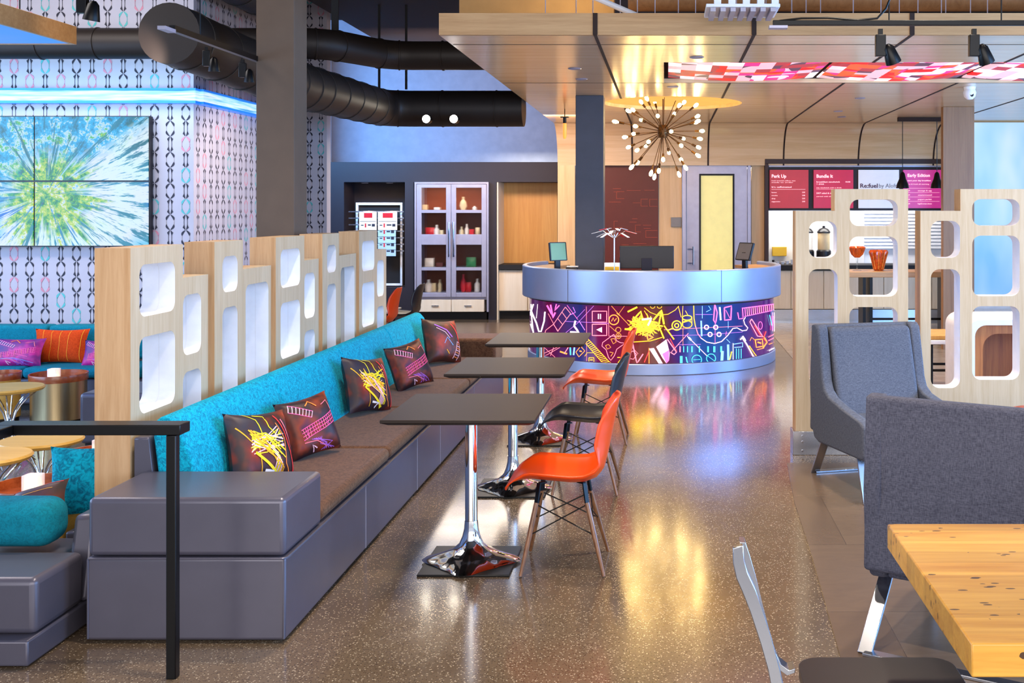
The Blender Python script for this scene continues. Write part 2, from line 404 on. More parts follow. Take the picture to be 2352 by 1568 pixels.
def tv_mat():
    m, nt, b = new_mat('video_wall_picture')
    t = nt.nodes.new('ShaderNodeNewGeometry'); sp = nt.nodes.new('ShaderNodeSeparateXYZ'); nt.links.new(t.outputs['Position'], sp.inputs[0])
    dx = mth(nt, 'SUBTRACT', sp.outputs[0], X(108, 9.72)); dz = mth(nt, 'SUBTRACT', sp.outputs[2], Z(445, 9.72))
    ang = mth(nt, 'ARCTAN2', dz, mth(nt, 'ADD', dx, .0))
    r = mth(nt, 'SQRT', mth(nt, 'ADD', mth(nt, 'MULTIPLY', dx, dx), mth(nt, 'MULTIPLY', dz, dz)))
    cb = nt.nodes.new('ShaderNodeCombineXYZ'); nt.links.new(mth(nt, 'MULTIPLY', ang, 6.5), cb.inputs[0]); nt.links.new(mth(nt, 'MULTIPLY', r, 1.0), cb.inputs[1])
    s = noise(nt, cb.outputs[0], 1.5, 5, .72)
    sky0 = ramp(nt, noise(nt, pos_(nt, t), 1.6, 2).outputs[0], [(.38, s2l('#8fd0f4')), (.5, s2l('#e2e9f8')), (.62, s2l('#d9eef0'))])
    trunk = ramp(nt, noise(nt, pos_(nt, t), 1.1, 1).outputs[0], [(.40, s2l('#0a5f62')), (.52, s2l('#0c7f9a')), (.60, s2l('#1464d0'))])
    line = ramp(nt, s.outputs[0], [(.375, (1, 1, 1)), (.43, (.6, .6, .6)), (.47, (0, 0, 0)), (.56, (0, 0, 0)), (.60, (.7, .7, .7)), (.66, (1, 1, 1))])
    streak = mixc(nt, line, sky0, trunk)
    pos = t.outputs['Position']
    f1 = noise(nt, pos, 11, 6, .75); leaf = ramp(nt, f1.outputs[0], [(.36, s2l('#08502c')), (.44, s2l('#1f9030')), (.50, s2l('#8cc41c')), (.56, s2l('#c9d62a')), (.60, s2l('#e4ecf4')), (.66, s2l('#5fb7dc'))])
    f2 = noise(nt, cb.outputs[0], 1.1, 3)
    k = mth(nt, 'SUBTRACT', mth(nt, 'ADD', -.40, mth(nt, 'MULTIPLY', f2.outputs[0], 3.2)), mth(nt, 'MULTIPLY', r, 2.5))
    k = nt_clamp(nt, mth(nt, 'MULTIPLY', k, 2.2))
    c = mixc(nt, k, streak, leaf)
    diag = nt_clamp(nt, mth(nt, 'MULTIPLY', mth(nt, 'SUBTRACT', mth(nt, 'ADD', dz, mth(nt, 'MULTIPLY', f2.outputs[0], .35)), mth(nt, 'ADD', mth(nt, 'MULTIPLY', dx, .55), .22)), 5))
    f3 = noise(nt, pos, 8, 6, .72); sky = ramp(nt, f3.outputs[0], [(.36, s2l('#04605f')), (.44, s2l('#1493c8')), (.50, s2l('#35b0e4')), (.55, s2l('#d3e6f6')), (.61, s2l('#2fa85a')), (.66, s2l('#b4cf22'))])
    c = mixc(nt, mth(nt, 'MULTIPLY', diag, nt_clamp(nt, mth(nt, 'MULTIPLY', mth(nt, 'SUBTRACT', r, .25), 4))), c, sky)
    shade = nt_clamp(nt, mth(nt, 'MULTIPLY', mth(nt, 'SUBTRACT', .47, s.outputs[0]), 16))
    c = mixc(nt, mth(nt, 'MULTIPLY', shade, .9), c, trunk)
    hs = nt.nodes.new('ShaderNodeHueSaturation'); hs.inputs['Saturation'].default_value = 1.3; nt.links.new(c, hs.inputs['Color'])
    nt.links.new(hs.outputs[0], b.inputs['Emission Color']); b.inputs['Emission Strength'].default_value = .7
    b.inputs['Base Color'].default_value = (.01, .01, .01, 1); b.inputs['Roughness'].default_value = .25
    return m
def nt_clamp(nt, v):
    n = nt.nodes.new('ShaderNodeClamp'); nt.links.new(v, n.inputs[0]); return n.outputs[0]
M['tv'] = tv_mat()
def pixel_art():
    m, nt, b = new_mat('pixel_mosaic_print')
    v = coords(nt, (7.5, 4.6, .001))
    sn = nt.nodes.new('ShaderNodeVectorMath'); sn.operation = 'FLOOR'; nt.links.new(v, sn.inputs[0])
    wn = nt.nodes.new('ShaderNodeTexWhiteNoise'); nt.links.new(sn.outputs[0], wn.inputs['Vector'])
    lo = noise(nt, coords(nt, (1.0, .6, 1)), 1.3, 1)
    f = mth(nt, 'ADD', mth(nt, 'MULTIPLY', wn.outputs[0], .42), mth(nt, 'MULTIPLY', mth(nt, 'SUBTRACT', lo.outputs[0], .12), .9))
    c = ramp(nt, f, [(.12, s2l('#efdfe6')), (.36, s2l('#d9a9b4')), (.46, s2l('#54364a')), (.52, s2l('#a1303c')), (.59, s2l('#d0141c')), (.66, s2l('#e0552a')), (.70, s2l('#c92a7c')), (.75, s2l('#e4c8da')), (.88, s2l('#b9b2e0'))], 'CONSTANT')
    nt.links.new(c, b.inputs['Emission Color']); nt.links.new(c, b.inputs['Base Color']); b.inputs['Emission Strength'].default_value = .8
    return m
M['pixel'] = pixel_art()
def drum_print():
    m, nt, b = new_mat('backlit_drum_print'); 
    t = nt.nodes.new('ShaderNodeTexCoord'); sp = nt.nodes.new('ShaderNodeSeparateXYZ'); nt.links.new(t.outputs['Object'], sp.inputs[0])
    n = noise(nt, coords(nt, (1, 1, 1)), 2.2, 3)
    f = mth(nt, 'ADD', mth(nt, 'MULTIPLY', mth(nt, 'ADD', sp.outputs[0], 1.4), .357), mth(nt, 'MULTIPLY', mth(nt, 'SUBTRACT', n.outputs[0], .5), .18))
    c = ramp(nt, f, [(.02, s2l('#4a2350')), (.12, s2l('#4b1238')), (.24, s2l('#22265e')), (.30, s2l('#5a1440')), (.46, s2l('#5c1414')), (.56, s2l('#4c1c12')), (.62, s2l('#32205c')), (.70, s2l('#173d74')), (.82, s2l('#1d2a62')), (.92, s2l('#4a1f58'))])
    nt.links.new(c, b.inputs['Base Color']); nt.links.new(c, b.inputs['Emission Color']); b.inputs['Emission Strength'].default_value = .75
    b.inputs['Roughness'].default_value = .12
    return m
M['drum'] = drum_print()
NEON = {'white': ('#fff4f4', 1.5), 'pink': ('#ff5fa6', 1.4), 'rose': ('#ff7a8c', 1.4), 'purple': ('#b46ad8', 1.2), 'orange': ('#ff8a3c', 1.4), 'yellow': ('#ffe52a', 1.8),
        'gold': ('#ffb428', 1.4), 'teal': ('#4fd4d8', 1.3), 'blue': ('#7fb4ff', 1.3), 'red': ('#ff3a3a', 1.5), 'pale': ('#ffc8d8', 1.5)}
for k, (c, e) in NEON.items():
    M['n_' + k] = plain('neon_' + k, c, .4, emit=c, es=e, var=0)
    M['p_' + k] = plain('printed_' + k, c, .7, var=0)
NK = list(NEON)
def pillow_ground(name, stops):
    m, nt, b = new_mat(name); n = noise(nt, coords(nt), 4.5, 3, .6)
    nt.links.new(ramp(nt, n.outputs[0], stops), b.inputs['Base Color']); b.inputs['Roughness'].default_value = .5
    b.inputs['Specular IOR Level'].default_value = .5
    return m
M['pg_a'] = pillow_ground('pillow_print_dark', [(.36, s2l('#2a2838')), (.5, s2l('#3b2424')), (.62, s2l('#7a2a12')), (.78, s2l('#d8452c'))])
M['pg_b'] = pillow_ground('pillow_print_rust', [(.34, s2l('#241a2c')), (.46, s2l('#3a2020')), (.58, s2l('#8a3416')), (.7, s2l('#40204a'))])
M['pg_c'] = pillow_ground('pillow_print_brown', [(.35, s2l('#33241f')), (.5, s2l('#55281a')), (.66, s2l('#a83a20'))])
M['pg_m'] = pillow_ground('pillow_print_magenta', [(.34, s2l('#2c2a78')), (.5, s2l('#8a1f7c')), (.6, s2l('#dd2a90')), (.72, s2l('#4a1220'))])

# ------------------------------------------------------------------ room shell
CE = 4.7
struct(MB().box(-7.6, 6.6, -1.5, 17.6, -.12, 0).build('floor', M['terrazzo'], bev=0), 'brown polished terrazzo floor with pale flecks', 'floor')
o = MB().prism([(.80, 7.14), (3.2, 7.14), (3.2, -1.3), (.50, -1.3), (.565, 2.2), (.65, 4.0), (.704, 5.22), (.735, 6.19)], .0005, .006, lambda a, b, d: (a, b, d)).build('floor_inlay', M['planks'])
struct(o, 'brown stone plank floor under the grey lounge chairs', 'floor')
o = MB().prism([(-6.0, 13.2), (-1.75, 13.2), (-1.75, 16.0), (-6.0, 16.0)], .0005, .004, lambda a, b, d: (a, b, d)).build('floor_border', M['planks'])
struct(o, 'dark tiled strip of floor before the glass cabinet', 'floor')
o = MB().prism([(1.42, 9.2), (6.4, 9.2), (6.4, 15.9), (1.42, 15.9)], .0005, .004, lambda a, b, d: (a, b, d)).build('floor_planks', M['tile_far'])
struct(o, 'pale plank floor before the kitchen counter', 'floor')
struct(MB().box(-7.6, 6.6, -1.5, 17.6, CE, CE+.12).build('ceiling', M['dark_ceiling']), 'dark painted main ceiling', 'ceiling')
struct(MB().box(-3.98, -1.75, 5.0, 15.0, 4.0, 4.1).build('ceiling_soffit', M['dark_ceiling']), 'lower dark soffit slab over the ducts', 'ceiling')
# far wall behind everything
struct(MB().box(-7.6, 6.6, 17.3, 17.5, 0, CE).build('wall_back', M['lav_wall']), 'lavender blue painted upper back wall', 'wall')

# patterned feature walls: ink strokes lie on the wall surface in the same mesh
def pattern(mb, f, u0, u1, z0, z1, pu, pz, seed):
    rnd = random.Random(seed); nu = round((u1 - u0) / pu); nz = int((z1 - z0) / pz)
    for i in range(nu):
        uc = u0 + (i + .5) * pu
        for j in range(nz):
            zc = z0 + (j + .5) * pz; oval = (i + j) % 2 == 0
            q = rnd.random(); col = 1 if q < .58 else (2 if q < .79 else 3)
            if not oval: col = 1
            hw = pu * (.25 if oval else .085); hh = pz * .50
            for sg in (-1, 1):
                for (t0, t1) in ((-.97, -.24), (.24, .97)):
                    vs = []; K = 5
                    for k in range(K + 1):
                        t = t0 + (t1 - t0) * k / K; tt = (t - t0) / (t1 - t0)
                        bx = hw * (1 - t*t) ** .8 + (.0 if oval else pu * .02)
                        e = tt if t0 < 0 else 1 - tt                 # 0 at tip of the cell, 1 at middle
                        w = pu * (.145 if oval else .075) * math.sin(PI * min(1, .1 + e * .95)) ** .8 + .0012
                        flare = 0 if oval else (pu * .075 * max(0, 1 - abs(e - .42) / .26))
                        vs += [f(uc + sg * (bx - w*.3), zc + t * hh), f(uc + sg * (bx + w * .7 + flare), zc + t * hh)]
                    mb.add(vs, [(2*k, 2*k+1, 2*k+3, 2*k+2) for k in range(K)], col)
                w = .0022
                vs = []
                for k in range(5):
                    t = -.34 + .68 * k / 4; bx = hw * (1 - t*t) ** .8 + (.0 if oval else pu * .02)
                    vs += [f(uc + sg * (bx - w), zc + t * hh), f(uc + sg * (bx + w), zc + t * hh)]
                mb.add(vs, [(2*k, 2*k+1, 2*k+3, 2*k+2) for k in range(4)], col if not oval else 4 if col == 1 else col)
WM = [M['wallpaper'], M['wp_dark'], M['wp_teal'], M['wp_pink'], M['wp_grey']]
b = MB(); b.box(-7.6, -4.28, 9.8, 9.95, 0, CE)
pattern(b, lambda u, z: (u, 9.797, z), -4.28 - .1414*23, -4.28, 0.5, 4.6, .1414, .1414, 3)
struct(b.build('wall_left', WM, smooth=False, fix=False), 'feature wall papered with chains of leaf shapes, carrying the video wall', 'wall')
b = MB(); b.box(-4.43, -4.281, 9.951, 11.5, 0, CE, 0)
pattern(b, lambda u, z: (-4.279, u, z), 9.82, 11.5, 0.5, 4.6, .1414, .1414, 5)
b.add([(-4.2805, 9.8, 0), (-4.2805, 11.5, 0), (-4.2805, 11.5, CE), (-4.2805, 9.8, CE)], [(0,1,2,3)], 0)
struct(b.build('wall_side', WM, smooth=False, fix=False), 'return of the patterned feature wall running back from its corner', 'wall')
b = MB(); b.box(-7.6, -4.14, 13.2, 13.35, 0, CE)
pattern(b, lambda u, z: (u, 13.197, z), -4.14 - .1414*6, -4.14, 0.5, 4.6, .1414, .1414, 8)
struct(b.build('wall_far_left', WM, smooth=False, fix=False), 'patterned wall piece beyond the taupe column', 'wall')
struct(MB().box(-7.75, -7.6, -1.5, 17.5, 0, CE).build('wall_outer_left', M['lav_wall']), 'plain wall closing the lounge', 'wall')

# LED band on the feature wall
t = thing('led_light_band', 'glowing pale blue light band wrapping the patterned wall corner', 'light', (-5.5, 9.7, 2.69))
for nm, (x0, x1, y0, y1) in (('light_tube', (-7.6, -4.22, 9.70, 9.79)), ('light_tube', (-4.275, -4.19, 9.80, 11.5))):
    MB().box(x0, x1, y0, y1, Z(231, 9.7), Z(207, 9.7)).build(nm, M['led'], t, bev=.01)
b = MB()
for z0, z1 in ((Z(207, 9.7)+.001, Z(207, 9.7) + .018), (Z(231, 9.7) - .022, Z(231, 9.7)-.001)):
    b.box(-7.6, -4.215, 9.69, 9.79, z0, z1); b.box(-4.275, -4.185, 9.791, 11.5, z0, z1)
b.build('rim_strip', M['led_edge'], t)

# video wall: four screens
t = thing('video_wall', 'large two by two video wall showing treetops in blue and green', 'screen', (X(79, 9.72), 9.78, Z(416, 9.72)))
MB().box(X(-186, 9.72), X(343, 9.72), 9.725, 9.79, Z(566, 9.72), Z(266, 9.72)).build('housing', M['black_plastic'], t, bev=.004)
for a, c in ((-184, 77), (81, 341)):
    for d, e in ((268, 414), (418, 564)):
        MB().box(X(a, 9.72), X(c, 9.72), 9.715, 9.7245, Z(e, 9.72), Z(d, 9.72)).build('screen_panel', M['tv'], t)

# ------------------------------------------------------------------ canopy
zc = 2.90
def xyz(a, b, d): return (a, b, d)
hole_r = [(-.02, 9.0), (5.8, 9.0), (5.8, 10.45), (-.02, 10.45)]
hole_c = circ(.075, 12.5, .80, 40)
can = thing('wood_ceiling_canopy', 'broad maple veneered ceiling canopy curving down into the back wall', 'canopy', (2.2, 11, zc))
MB().prism([(-1.592, 7.62), (6.3, 7.62), (6.3, 15.3), (-1.592, 15.3)], zc, zc + .04, xyz, holes=[hole_r, hole_c]).build('panel_board', M['canopy'], can, smooth=False)
MB().box(-1.592, 6.3, 7.58, 7.619, zc, Z(30, 7.58)).build('fascia', M['fascia'], can)
prof = [(15.3, zc)]; R = .58
for i in range(9):
    a = PI / 2 * i / 8; prof.append((15.3 + R * math.sin(a), zc - R + R * math.cos(a)))
outer = prof + [(15.88, 2.47)] ; inner = [(15.92, 2.47)] + [(y + (.04 if k else .0), z + .04) for k, (y, z) in reversed(list(enumerate(prof)))]
MB().prism(outer + inner, -1.592, 6.3, lambda a, b, d: (d, a, b)).build('curved_panel', M['canopy'], can)
MB().box(-1.592, -1.34, 15.881, 15.95, 0, 2.469).build('end_post', M['maple_wall'], can)
# seams
b = MB()
for x in (-.497, .616, 1.723, 2.82, 3.92):
    w = .012
    segs = [(7.57, 9.0), (10.45, 15.3)] if x > -.02 else [(7.57, 15.3)]
    for y0, y1 in segs:
        for (ya, yb) in ([(y0, 12.5 - (.64 - (x-.075)**2)**.5), (12.5 + (.64 - (x-.075)**2)**.5, y1)] if abs(x - .075) < .8 and y1 > 12 else [(y0, y1)]):
            b.box(x - w, x + w, ya, yb, zc - .003, zc - .0005)
    b.box(x - w*1.4, x + w*1.4, 7.574, 7.5795, zc, Z(30, 7.58))
    pr = [(y - .002, z - .002) for y, z in prof] + [(15.878, 2.47)]
    for (a, c), (d, e) in zip(pr[:-1], pr[1:]):
        b.add([(x - w, a, c), (x + w, a, c), (x + w, d, e), (x - w, d, e)], [(0,1,2,3)])
for y in (8.02, 10.46, 15.3):
    b.box(-1.58, 6.3, y, y + .008, zc - .002, zc - .0004)
b.build('seam_line', M['seam'], can)
b = MB()                                                        # rectangular coffer walls
b.box(-.06, -.021, 8.96, 10.49, zc + .041, zc + .3); b.box(5.801, 5.84, 8.96, 10.49, zc + .041, zc + .3)
b.box(-.02, 5.8, 10.451, 10.49, zc + .041, zc + .3); b.box(-.02, 5.8, 8.96, 8.999, zc + .041, zc + .3)
b.build('coffer_frame', M['seam'], can)
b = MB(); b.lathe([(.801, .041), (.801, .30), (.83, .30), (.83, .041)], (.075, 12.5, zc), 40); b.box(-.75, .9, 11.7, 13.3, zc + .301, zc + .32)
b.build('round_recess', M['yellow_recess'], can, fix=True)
for i, (x0, x1) in enumerate(((.02, 1.41), (1.45, 2.80), (2.84, 4.2), (4.24, 5.6))):
    o = MB().grid(16, 10, lambda u, v: (x0 + (x1 - x0) * u, 9.03 + 1.4 * v, zc + .052 - .034 * math.sin(PI * u))).build('ceiling_art_panel', M['pixel'], solid=.01)
    tag(o, ['glowing pixel mosaic panel at the short dark end of the ceiling slot', 'glowing pixel mosaic panel second along the ceiling slot from its dark end',
            'glowing pixel mosaic panel nearest the security camera', 'glowing pixel mosaic panel at the far window end of the slot'][i], 'art panel', 'pixel mosaic panels in the ceiling slot')
# recessed downlights
o0 = None
for i, (px, py) in enumerate(((1320, 157), (1336, 181), (1545, 199), (1975, 225), (1925, 255), (1933, 268), (1600, 131))):
    D = 3031.7 / (py - 480) * -1
    lab = ['recessed downlight in the canopy just above the slate column', 'recessed downlight in the canopy, second above the slate column', 'recessed downlight in the canopy over the bulb chandelier',
           'recessed downlight in the canopy below the pixel panels', 'recessed downlight over the menu boards, nearer the pixel panels', 'recessed downlight over the menu boards, farthest back', 'recessed downlight beside the corner of the pixel slot'][i]
    if o0 is None:
        o0 = thing('recessed_downlight', lab, 'light', (X(px, D), D, zc), 'recessed downlights in the canopy')
        MB().lathe([(.035, -.002), (.05, -.008), (.06, -.001)], n=20).build('trim_ring', M['silver'], o0, world=False)
        MB().lathe([(.0001, -.0015), (.034, -.0015)], n=20).build('lens', M['down'], o0, world=False)
    else: dup(o0, (X(px, D), D, zc), 0, lab)

# far wall plane at 16 m
def pb(px0, px1, py0, py1, D0, D1): return MB().pbox(px0, px1, py0, py1, D0, D1)
struct(pb(1323, 1387, 362, 746, 16.0, 16.1).build('wall_panel', M['maple_wall']), 'maple panel behind the slate column', 'wall')
struct(pb(1513, 1566, 362, 746, 16.0, 16.1).build('wall_panel', M['maple_wall']), 'maple panel between the maroon panel and the door', 'wall')
struct(pb(1726, 1756, 362, 746, 16.0, 16.1).build('wall_panel', M['maple_wall']), 'maple strip between the door and the menu frame', 'wall')
struct(pb(2166, 2400, 360, 483, 16.0, 16.1).build('wall_panel', M['maple_wall']), 'maple panel past the menu boards', 'wall')
t = thing('maroon_wall_panel', 'dark maroon panel with faint red linework behind the desk', 'wall panel', (X(1450, 16), 15.98, 0))
b = pb(1388, 1512, 375, 745, 15.98, 16.04)
rr = random.Random(4)
for k in range(26):
    x = 1392 + rr.random() * 100; y = 420 + rr.random() * 190; w = 8 + rr.random() * 26
    b.pbox(x, min(x + w, 1510), y, y + .8, 15.975, 15.979, 1)
    if k % 3 == 0: b.pbox(x, x + .9, y, y + 16, 15.975, 15.979, 1); b.pbox(x, min(x + w, 1510), y + 16, y + 16.8, 15.975, 15.979, 1)
b.build('board', [M['maroon'], M['maroon_line']], t)
# door
d = thing('door_1', 'silver framed door with tall yellow frosted glass', 'door', (X(1646, 16), 15.98, 0)); d['kind'] = 'structure'
b = MB()
for a in ((1567, 1576, 362, 745), (1717, 1725, 362, 745), (1576, 1717, 362, 370)): b.pbox(*a, 15.94, 16.06)
b.build('door_frame', M['silver'], d, bev=.005)
b = MB()
for a in ((1577, 1606, 371, 744), (1687, 1716, 371, 744), (1606, 1687, 371, 399), (1606, 1687, 690, 744)): b.pbox(*a, 15.97, 16.01)
b.build('door_leaf', M['silver'], d)
b = MB()
for a in ((1606, 1610, 399, 690), (1683, 1687, 399, 690), (1610, 1683, 399, 403)): b.pbox(*a, 15.96, 16.0)
b.build('door_bead', M['black_matte'], d)
pb(1610, 1683, 403, 690, 15.985, 15.995).build('glass_pane', M['door_glass'], d)
b = MB().tube([P(1592, 566, 15.9), P(1592, 608, 15.9)], .012); b.tube([P(1592, 572, 15.9), P(1580, 572, 15.97)], .01); b.tube([P(1592, 604, 15.9), P(1580, 604, 15.97)], .01)
b.build('door_handle', M['chrome'], d)
tag(pb(1541, 1565, 499, 521, 15.97, 15.998).build('wall_plate', M['sign_grey'], bev=.004), 'small grey metal plate on the maple wall beside the door', 'sign')

# slate column at the desk, taupe column by the divider, brown column by the window
D = 11.6
struct(MB().box(X(1322, D), X(1386, D), D, D + .30, 0, zc).build('column_slate', M['blue_grey'], bev=.006), 'slate blue square column rising through the reception desk', 'column')
D = 7.4
struct(MB().box(X(588, D), X(676, D), D, D + .262, 0, CE).build('column_taupe', M['column'], bev=.006), 'taupe square column behind the oak divider', 'column')
D = 12.9
struct(MB().box(X(2166, D), X(2238, D), D, D + .10, 0, zc).build('column_brown', M['brown_wood'], bev=.004), 'brown wood column beside the blue frosted window', 'column')

# window right of the column
w = thing('window_1', 'tall pale blue frosted glass window beyond the brown column', 'window', (5.1, 15.0, 0)); w['kind'] = 'structure'
MB().box(4.15, 6.5, 15.0, 15.03, .35, 2.88).build('glass_pane', M['win_blue'], w)
b = MB(); b.box(4.09, 4.15, 14.98, 15.06, 0, zc); b.box(4.15, 6.5, 14.98, 15.06, .30, .349); b.box(5.30, 5.34, 14.97, 14.999, .35, 2.88)
b.build('window_frame', M['white'], w)
struct(MB().box(4.09, 6.5, 14.99, 15.1, 0, .299).build('wall_sill', M['white_wall']), 'low white wall under the frosted window', 'wall')
w = thing('window_2', 'wall of tall daylit windows along the open side', 'window', (6.5, 6, 0)); w['kind'] = 'structure'
b = MB(); b.box(6.5, 6.6, -1.5, 15.0, 0, .3); b.box(6.5, 6.6, -1.5, 15.0, 3.0, CE)
for i in range(12): b.box(6.5, 6.58, -1.5 + i*1.5, -1.42 + i*1.5, .3, 3.0)
b.build('window_frame', M['white'], w)
MB().box(6.585, 6.6, -1.42, 15.0, .301, 2.999).build('glass_pane', M['win_blue'], w)

# ------------------------------------------------------------------ back left: charcoal wall with niche, glass cabinet, wood alcove
b = MB()
for a in ((752, 790, 372, 745), (790, 1280, 372, 418), (930, 950, 418, 745), (1122, 1140, 418, 745)): b.pbox(*a, 16.4, 17.2)
b.pbox(790, 930, 660, 745, 16.4, 17.2)
b.box(X(790, 16.4), X(930, 16.4), 16.95, 17.2, Z(660, 16.4), Z(418, 16.4))
struct(b.build('wall_charcoal', M['charcoal']), 'charcoal wall with a lit brochure niche', 'wall')
b = MB(); b.box(-7.6, X(752, 16.4) - .001, 16.4, 16.6, 0, 4.0)
struct(b.build('wall_blue', M['lav_wall']), 'plain wall behind the patterned wall piece', 'wall')
# niche downlights
for i, px in enumerate((838, 895)):
    q = thing('niche_downlight', ['small warm downlight in the brochure niche nearer the patterned wall', 'small warm downlight in the brochure niche nearer the glass cabinet'][i], 'light', (X(px, 16.7), 16.7, 2.086), 'niche downlights')
    MB().lathe([(.001, -.001), (.04, -.001)], n=16).build('lens', M['down'], q, world=False)
    MB().lathe([(.041, 0), (.05, -.008), (.056, 0)], n=16).build('trim_ring', M['silver'], q, world=False)
# brochure rack
t = thing('brochure_rack', 'silver framed brochure rack with wire pegs in the dark niche', 'rack', (X(870, 16.6), 16.6, 0))
b = MB()
for a in ((817, 822, 465, 656), (919, 924, 465, 656), (822, 919, 465, 471), (822, 919, 651, 656)): b.pbox(*a, 16.55, 16.6)
b.build('frame', M['white'], t, bev=.004)
pb(822, 919, 471, 651, 16.605, 16.62).build('back_board', M['black_matte'], t)
for i in range(7):
    y = 486 + i * 15
    MB().tube([P(801, y, 16.48), P(928, y, 16.48)], .011, 6).build('peg_rail', M['steel'], t)
def brochure(px0, px1, py0, py1, hdr, lab, D):
    b = MB().pbox(px0, px1, py0, py1, D, D + .012, 0)
    if hdr:
        b.pbox(px0 + 11, px1 - 10, py0 + 3, py0 + 14, D - .003, D - .0005, 1); b.pbox(px0 + 2, px1 - 2, py0 + 22, py0 + 22.8, D - .003, D - .0005, 2)
    y = py1 - 11
    b.pbox(px0 + 13, px0 + 16, y - 4, y + 5, D - .003, D - .0005, 1); b.pbox(px1 - 11, px1 - 4, y - 3, y + 3, D - .003, D - .0005, 2)
    b.pbox(px0 + 4, px0 + 10, y - 1, y + 1, D - .003, D - .0005, 2); b.pbox(px0 + 20, px1 - 13, y - 2, y + 1, D - .003, D - .0005, 2)
    return tag(b.build('brochure', [M['white_item'] if hdr else M['paper_blue'], M['red_item'], M['wp_dark']]), lab, 'brochure', 'brochures on the rack')
brochure(825, 865, 486, 528, 1, 'white brochure with a photo header on the column side of the rack', 16.40)
brochure(868, 912, 486, 528, 1, 'white brochure with a photo header nearer the glass cabinet', 16.40)
for i in range(4): brochure(868, 909 , 529 + i*15, 543 + i*15 + (0), 0, ['pale blue brochure strip directly under the white header brochure', 'pale blue brochure strip second from the top of the blue stack', 'pale blue brochure strip third from the top of the blue stack', 'pale blue brochure strip at the bottom of the stack'][i], 16.40)

# glass cabinet
t = thing('glass_cabinet', 'aluminium framed glass door cabinet with snacks inside, two drawers below', 'cabinet', (X(1036, 16.4), 16.6, 0))
b = MB()
for a in ((952, 956, 418, 716), (1118, 1122, 418, 716), (956, 1118, 418, 422)): b.pbox(*a, 16.34, 16.95)
b.pbox(956, 1118, 682, 688, 16.38, 16.95)
b.build('carcass', M['silver'], t)
pb(956, 1118, 422, 716, 16.90, 16.94).build('back_panel', M['cab_int'], t)
pb(956, 1118, 717, 735, 16.46, 16.9).build('plinth', M['black_matte'], t)
for sy in (482, 614, 672):
    pb(958, 1117, sy, sy + 4, 16.42, 16.88).build('shelf', M['silver'], t)
pb(958, 1117, 545, 549, 16.42, 16.88).build('shelf', M['silver'], t)
for a, c in ((957, 1035.5), (1036.5, 1117)):
    f = MB()
    for r in ((a, a + 11, 423, 682), (c - 11, c, 423, 682), (a + 11, c - 11, 423, 431), (a + 11, c - 11, 672, 682), (a + 11, c - 11, 538, 562), (a + 11, c - 11, 482, 489), (a + 11, c - 11, 614, 621)):
        f.pbox(*r, 16.34, 16.37)
    f = f.build('door', M['silver'], t, bev=.003)
    g = pb(a + 11, c - 11, 431, 672, 16.353, 16.357).build('glass_pane', M['glass'], f)
    hx = c - 5 if a < 1000 else a + 5
    h = MB().tube([P(hx, 510, 16.30), P(hx, 590, 16.30)], .012, 8); h.tube([P(hx, 515, 16.30), P(hx, 515, 16.34)], .008, 6); h.tube([P(hx, 585, 16.30), P(hx, 585, 16.34)], .008, 6)
    h.build('handle', M['chrome'], f)
for a, c in ((962, 1036), (1037, 1112)):
    dr = pb(a, c, 688, 716, 16.36, 16.8).build('drawer', M['cream_wood'], t, bev=.004)
    m_ = (a + c) / 2
    pb(m_ - 8, m_ + 8, 701, 703, 16.34, 16.358).build('drawer_pull', M['steel'], dr)
items = [(976, 473, 9, 12, 'box', 'cream_item', 'pale box on the top shelf of the glass cabinet, column side'), (1004, 460, 12, 6, 'box', 'white_item', 'white tag high on the top shelf, first door'),
 (1064, 472, 16, 30, 'vase', 'cream_item', 'tall cream vase on the top shelf, second door'), (1090, 462, 10, 9, 'bottle', 'white_item', 'small white bottle on the top shelf, second door'),
 (988, 536, 20, 22, 'bag', 'red_item', 'red snack bag on the second shelf, first door'), (1003, 536, 12, 28, 'bottle', 'white_item', 'white bottle on the second shelf, first door'), (1015, 536, 8, 16, 'box', 'cream_item', 'cream box on the second shelf beside the mullion'),
 (1060, 538, 10, 24, 'bottle', 'cream_item', 'cream bottle on the second shelf, second door'), (1072, 538, 9, 30, 'bottle', 'white_item', 'slim white bottle on the second shelf, second door'), (1084, 538, 10, 18, 'box', 'red_item', 'red box on the second shelf, second door'), (1097, 538, 10, 22, 'bag', 'cream_item', 'cream bag on the second shelf, second door'),
 (986, 613, 20, 20, 'bag', 'white_item', 'white and red bag on the third shelf, first door'), (1010, 613, 16, 10, 'box', 'maroon', 'dark box on the third shelf, first door'), (1082, 613, 22, 22, 'bag', 'green_item', 'green snack bag on the third shelf, second door'),
 (984, 671, 16, 28, 'bottle', 'white_item', 'white bottle on the bottom shelf, first door'), (996, 671, 10, 20, 'bag', 'cream_item', 'cream bag on the bottom shelf, first door'), (1010, 671, 8, 28, 'bottle', 'cream_item', 'slim cream bottle on the bottom shelf, first door'),
 (1064, 671, 14, 40, 'vase', 'red_item', 'tall red bottle on the bottom shelf, second door'), (1076, 671, 12, 22, 'bag', 'red_item', 'red bag on the bottom shelf, second door'), (1096, 671, 12, 30, 'bottle', 'white_item', 'white bottle on the bottom shelf, second door')]
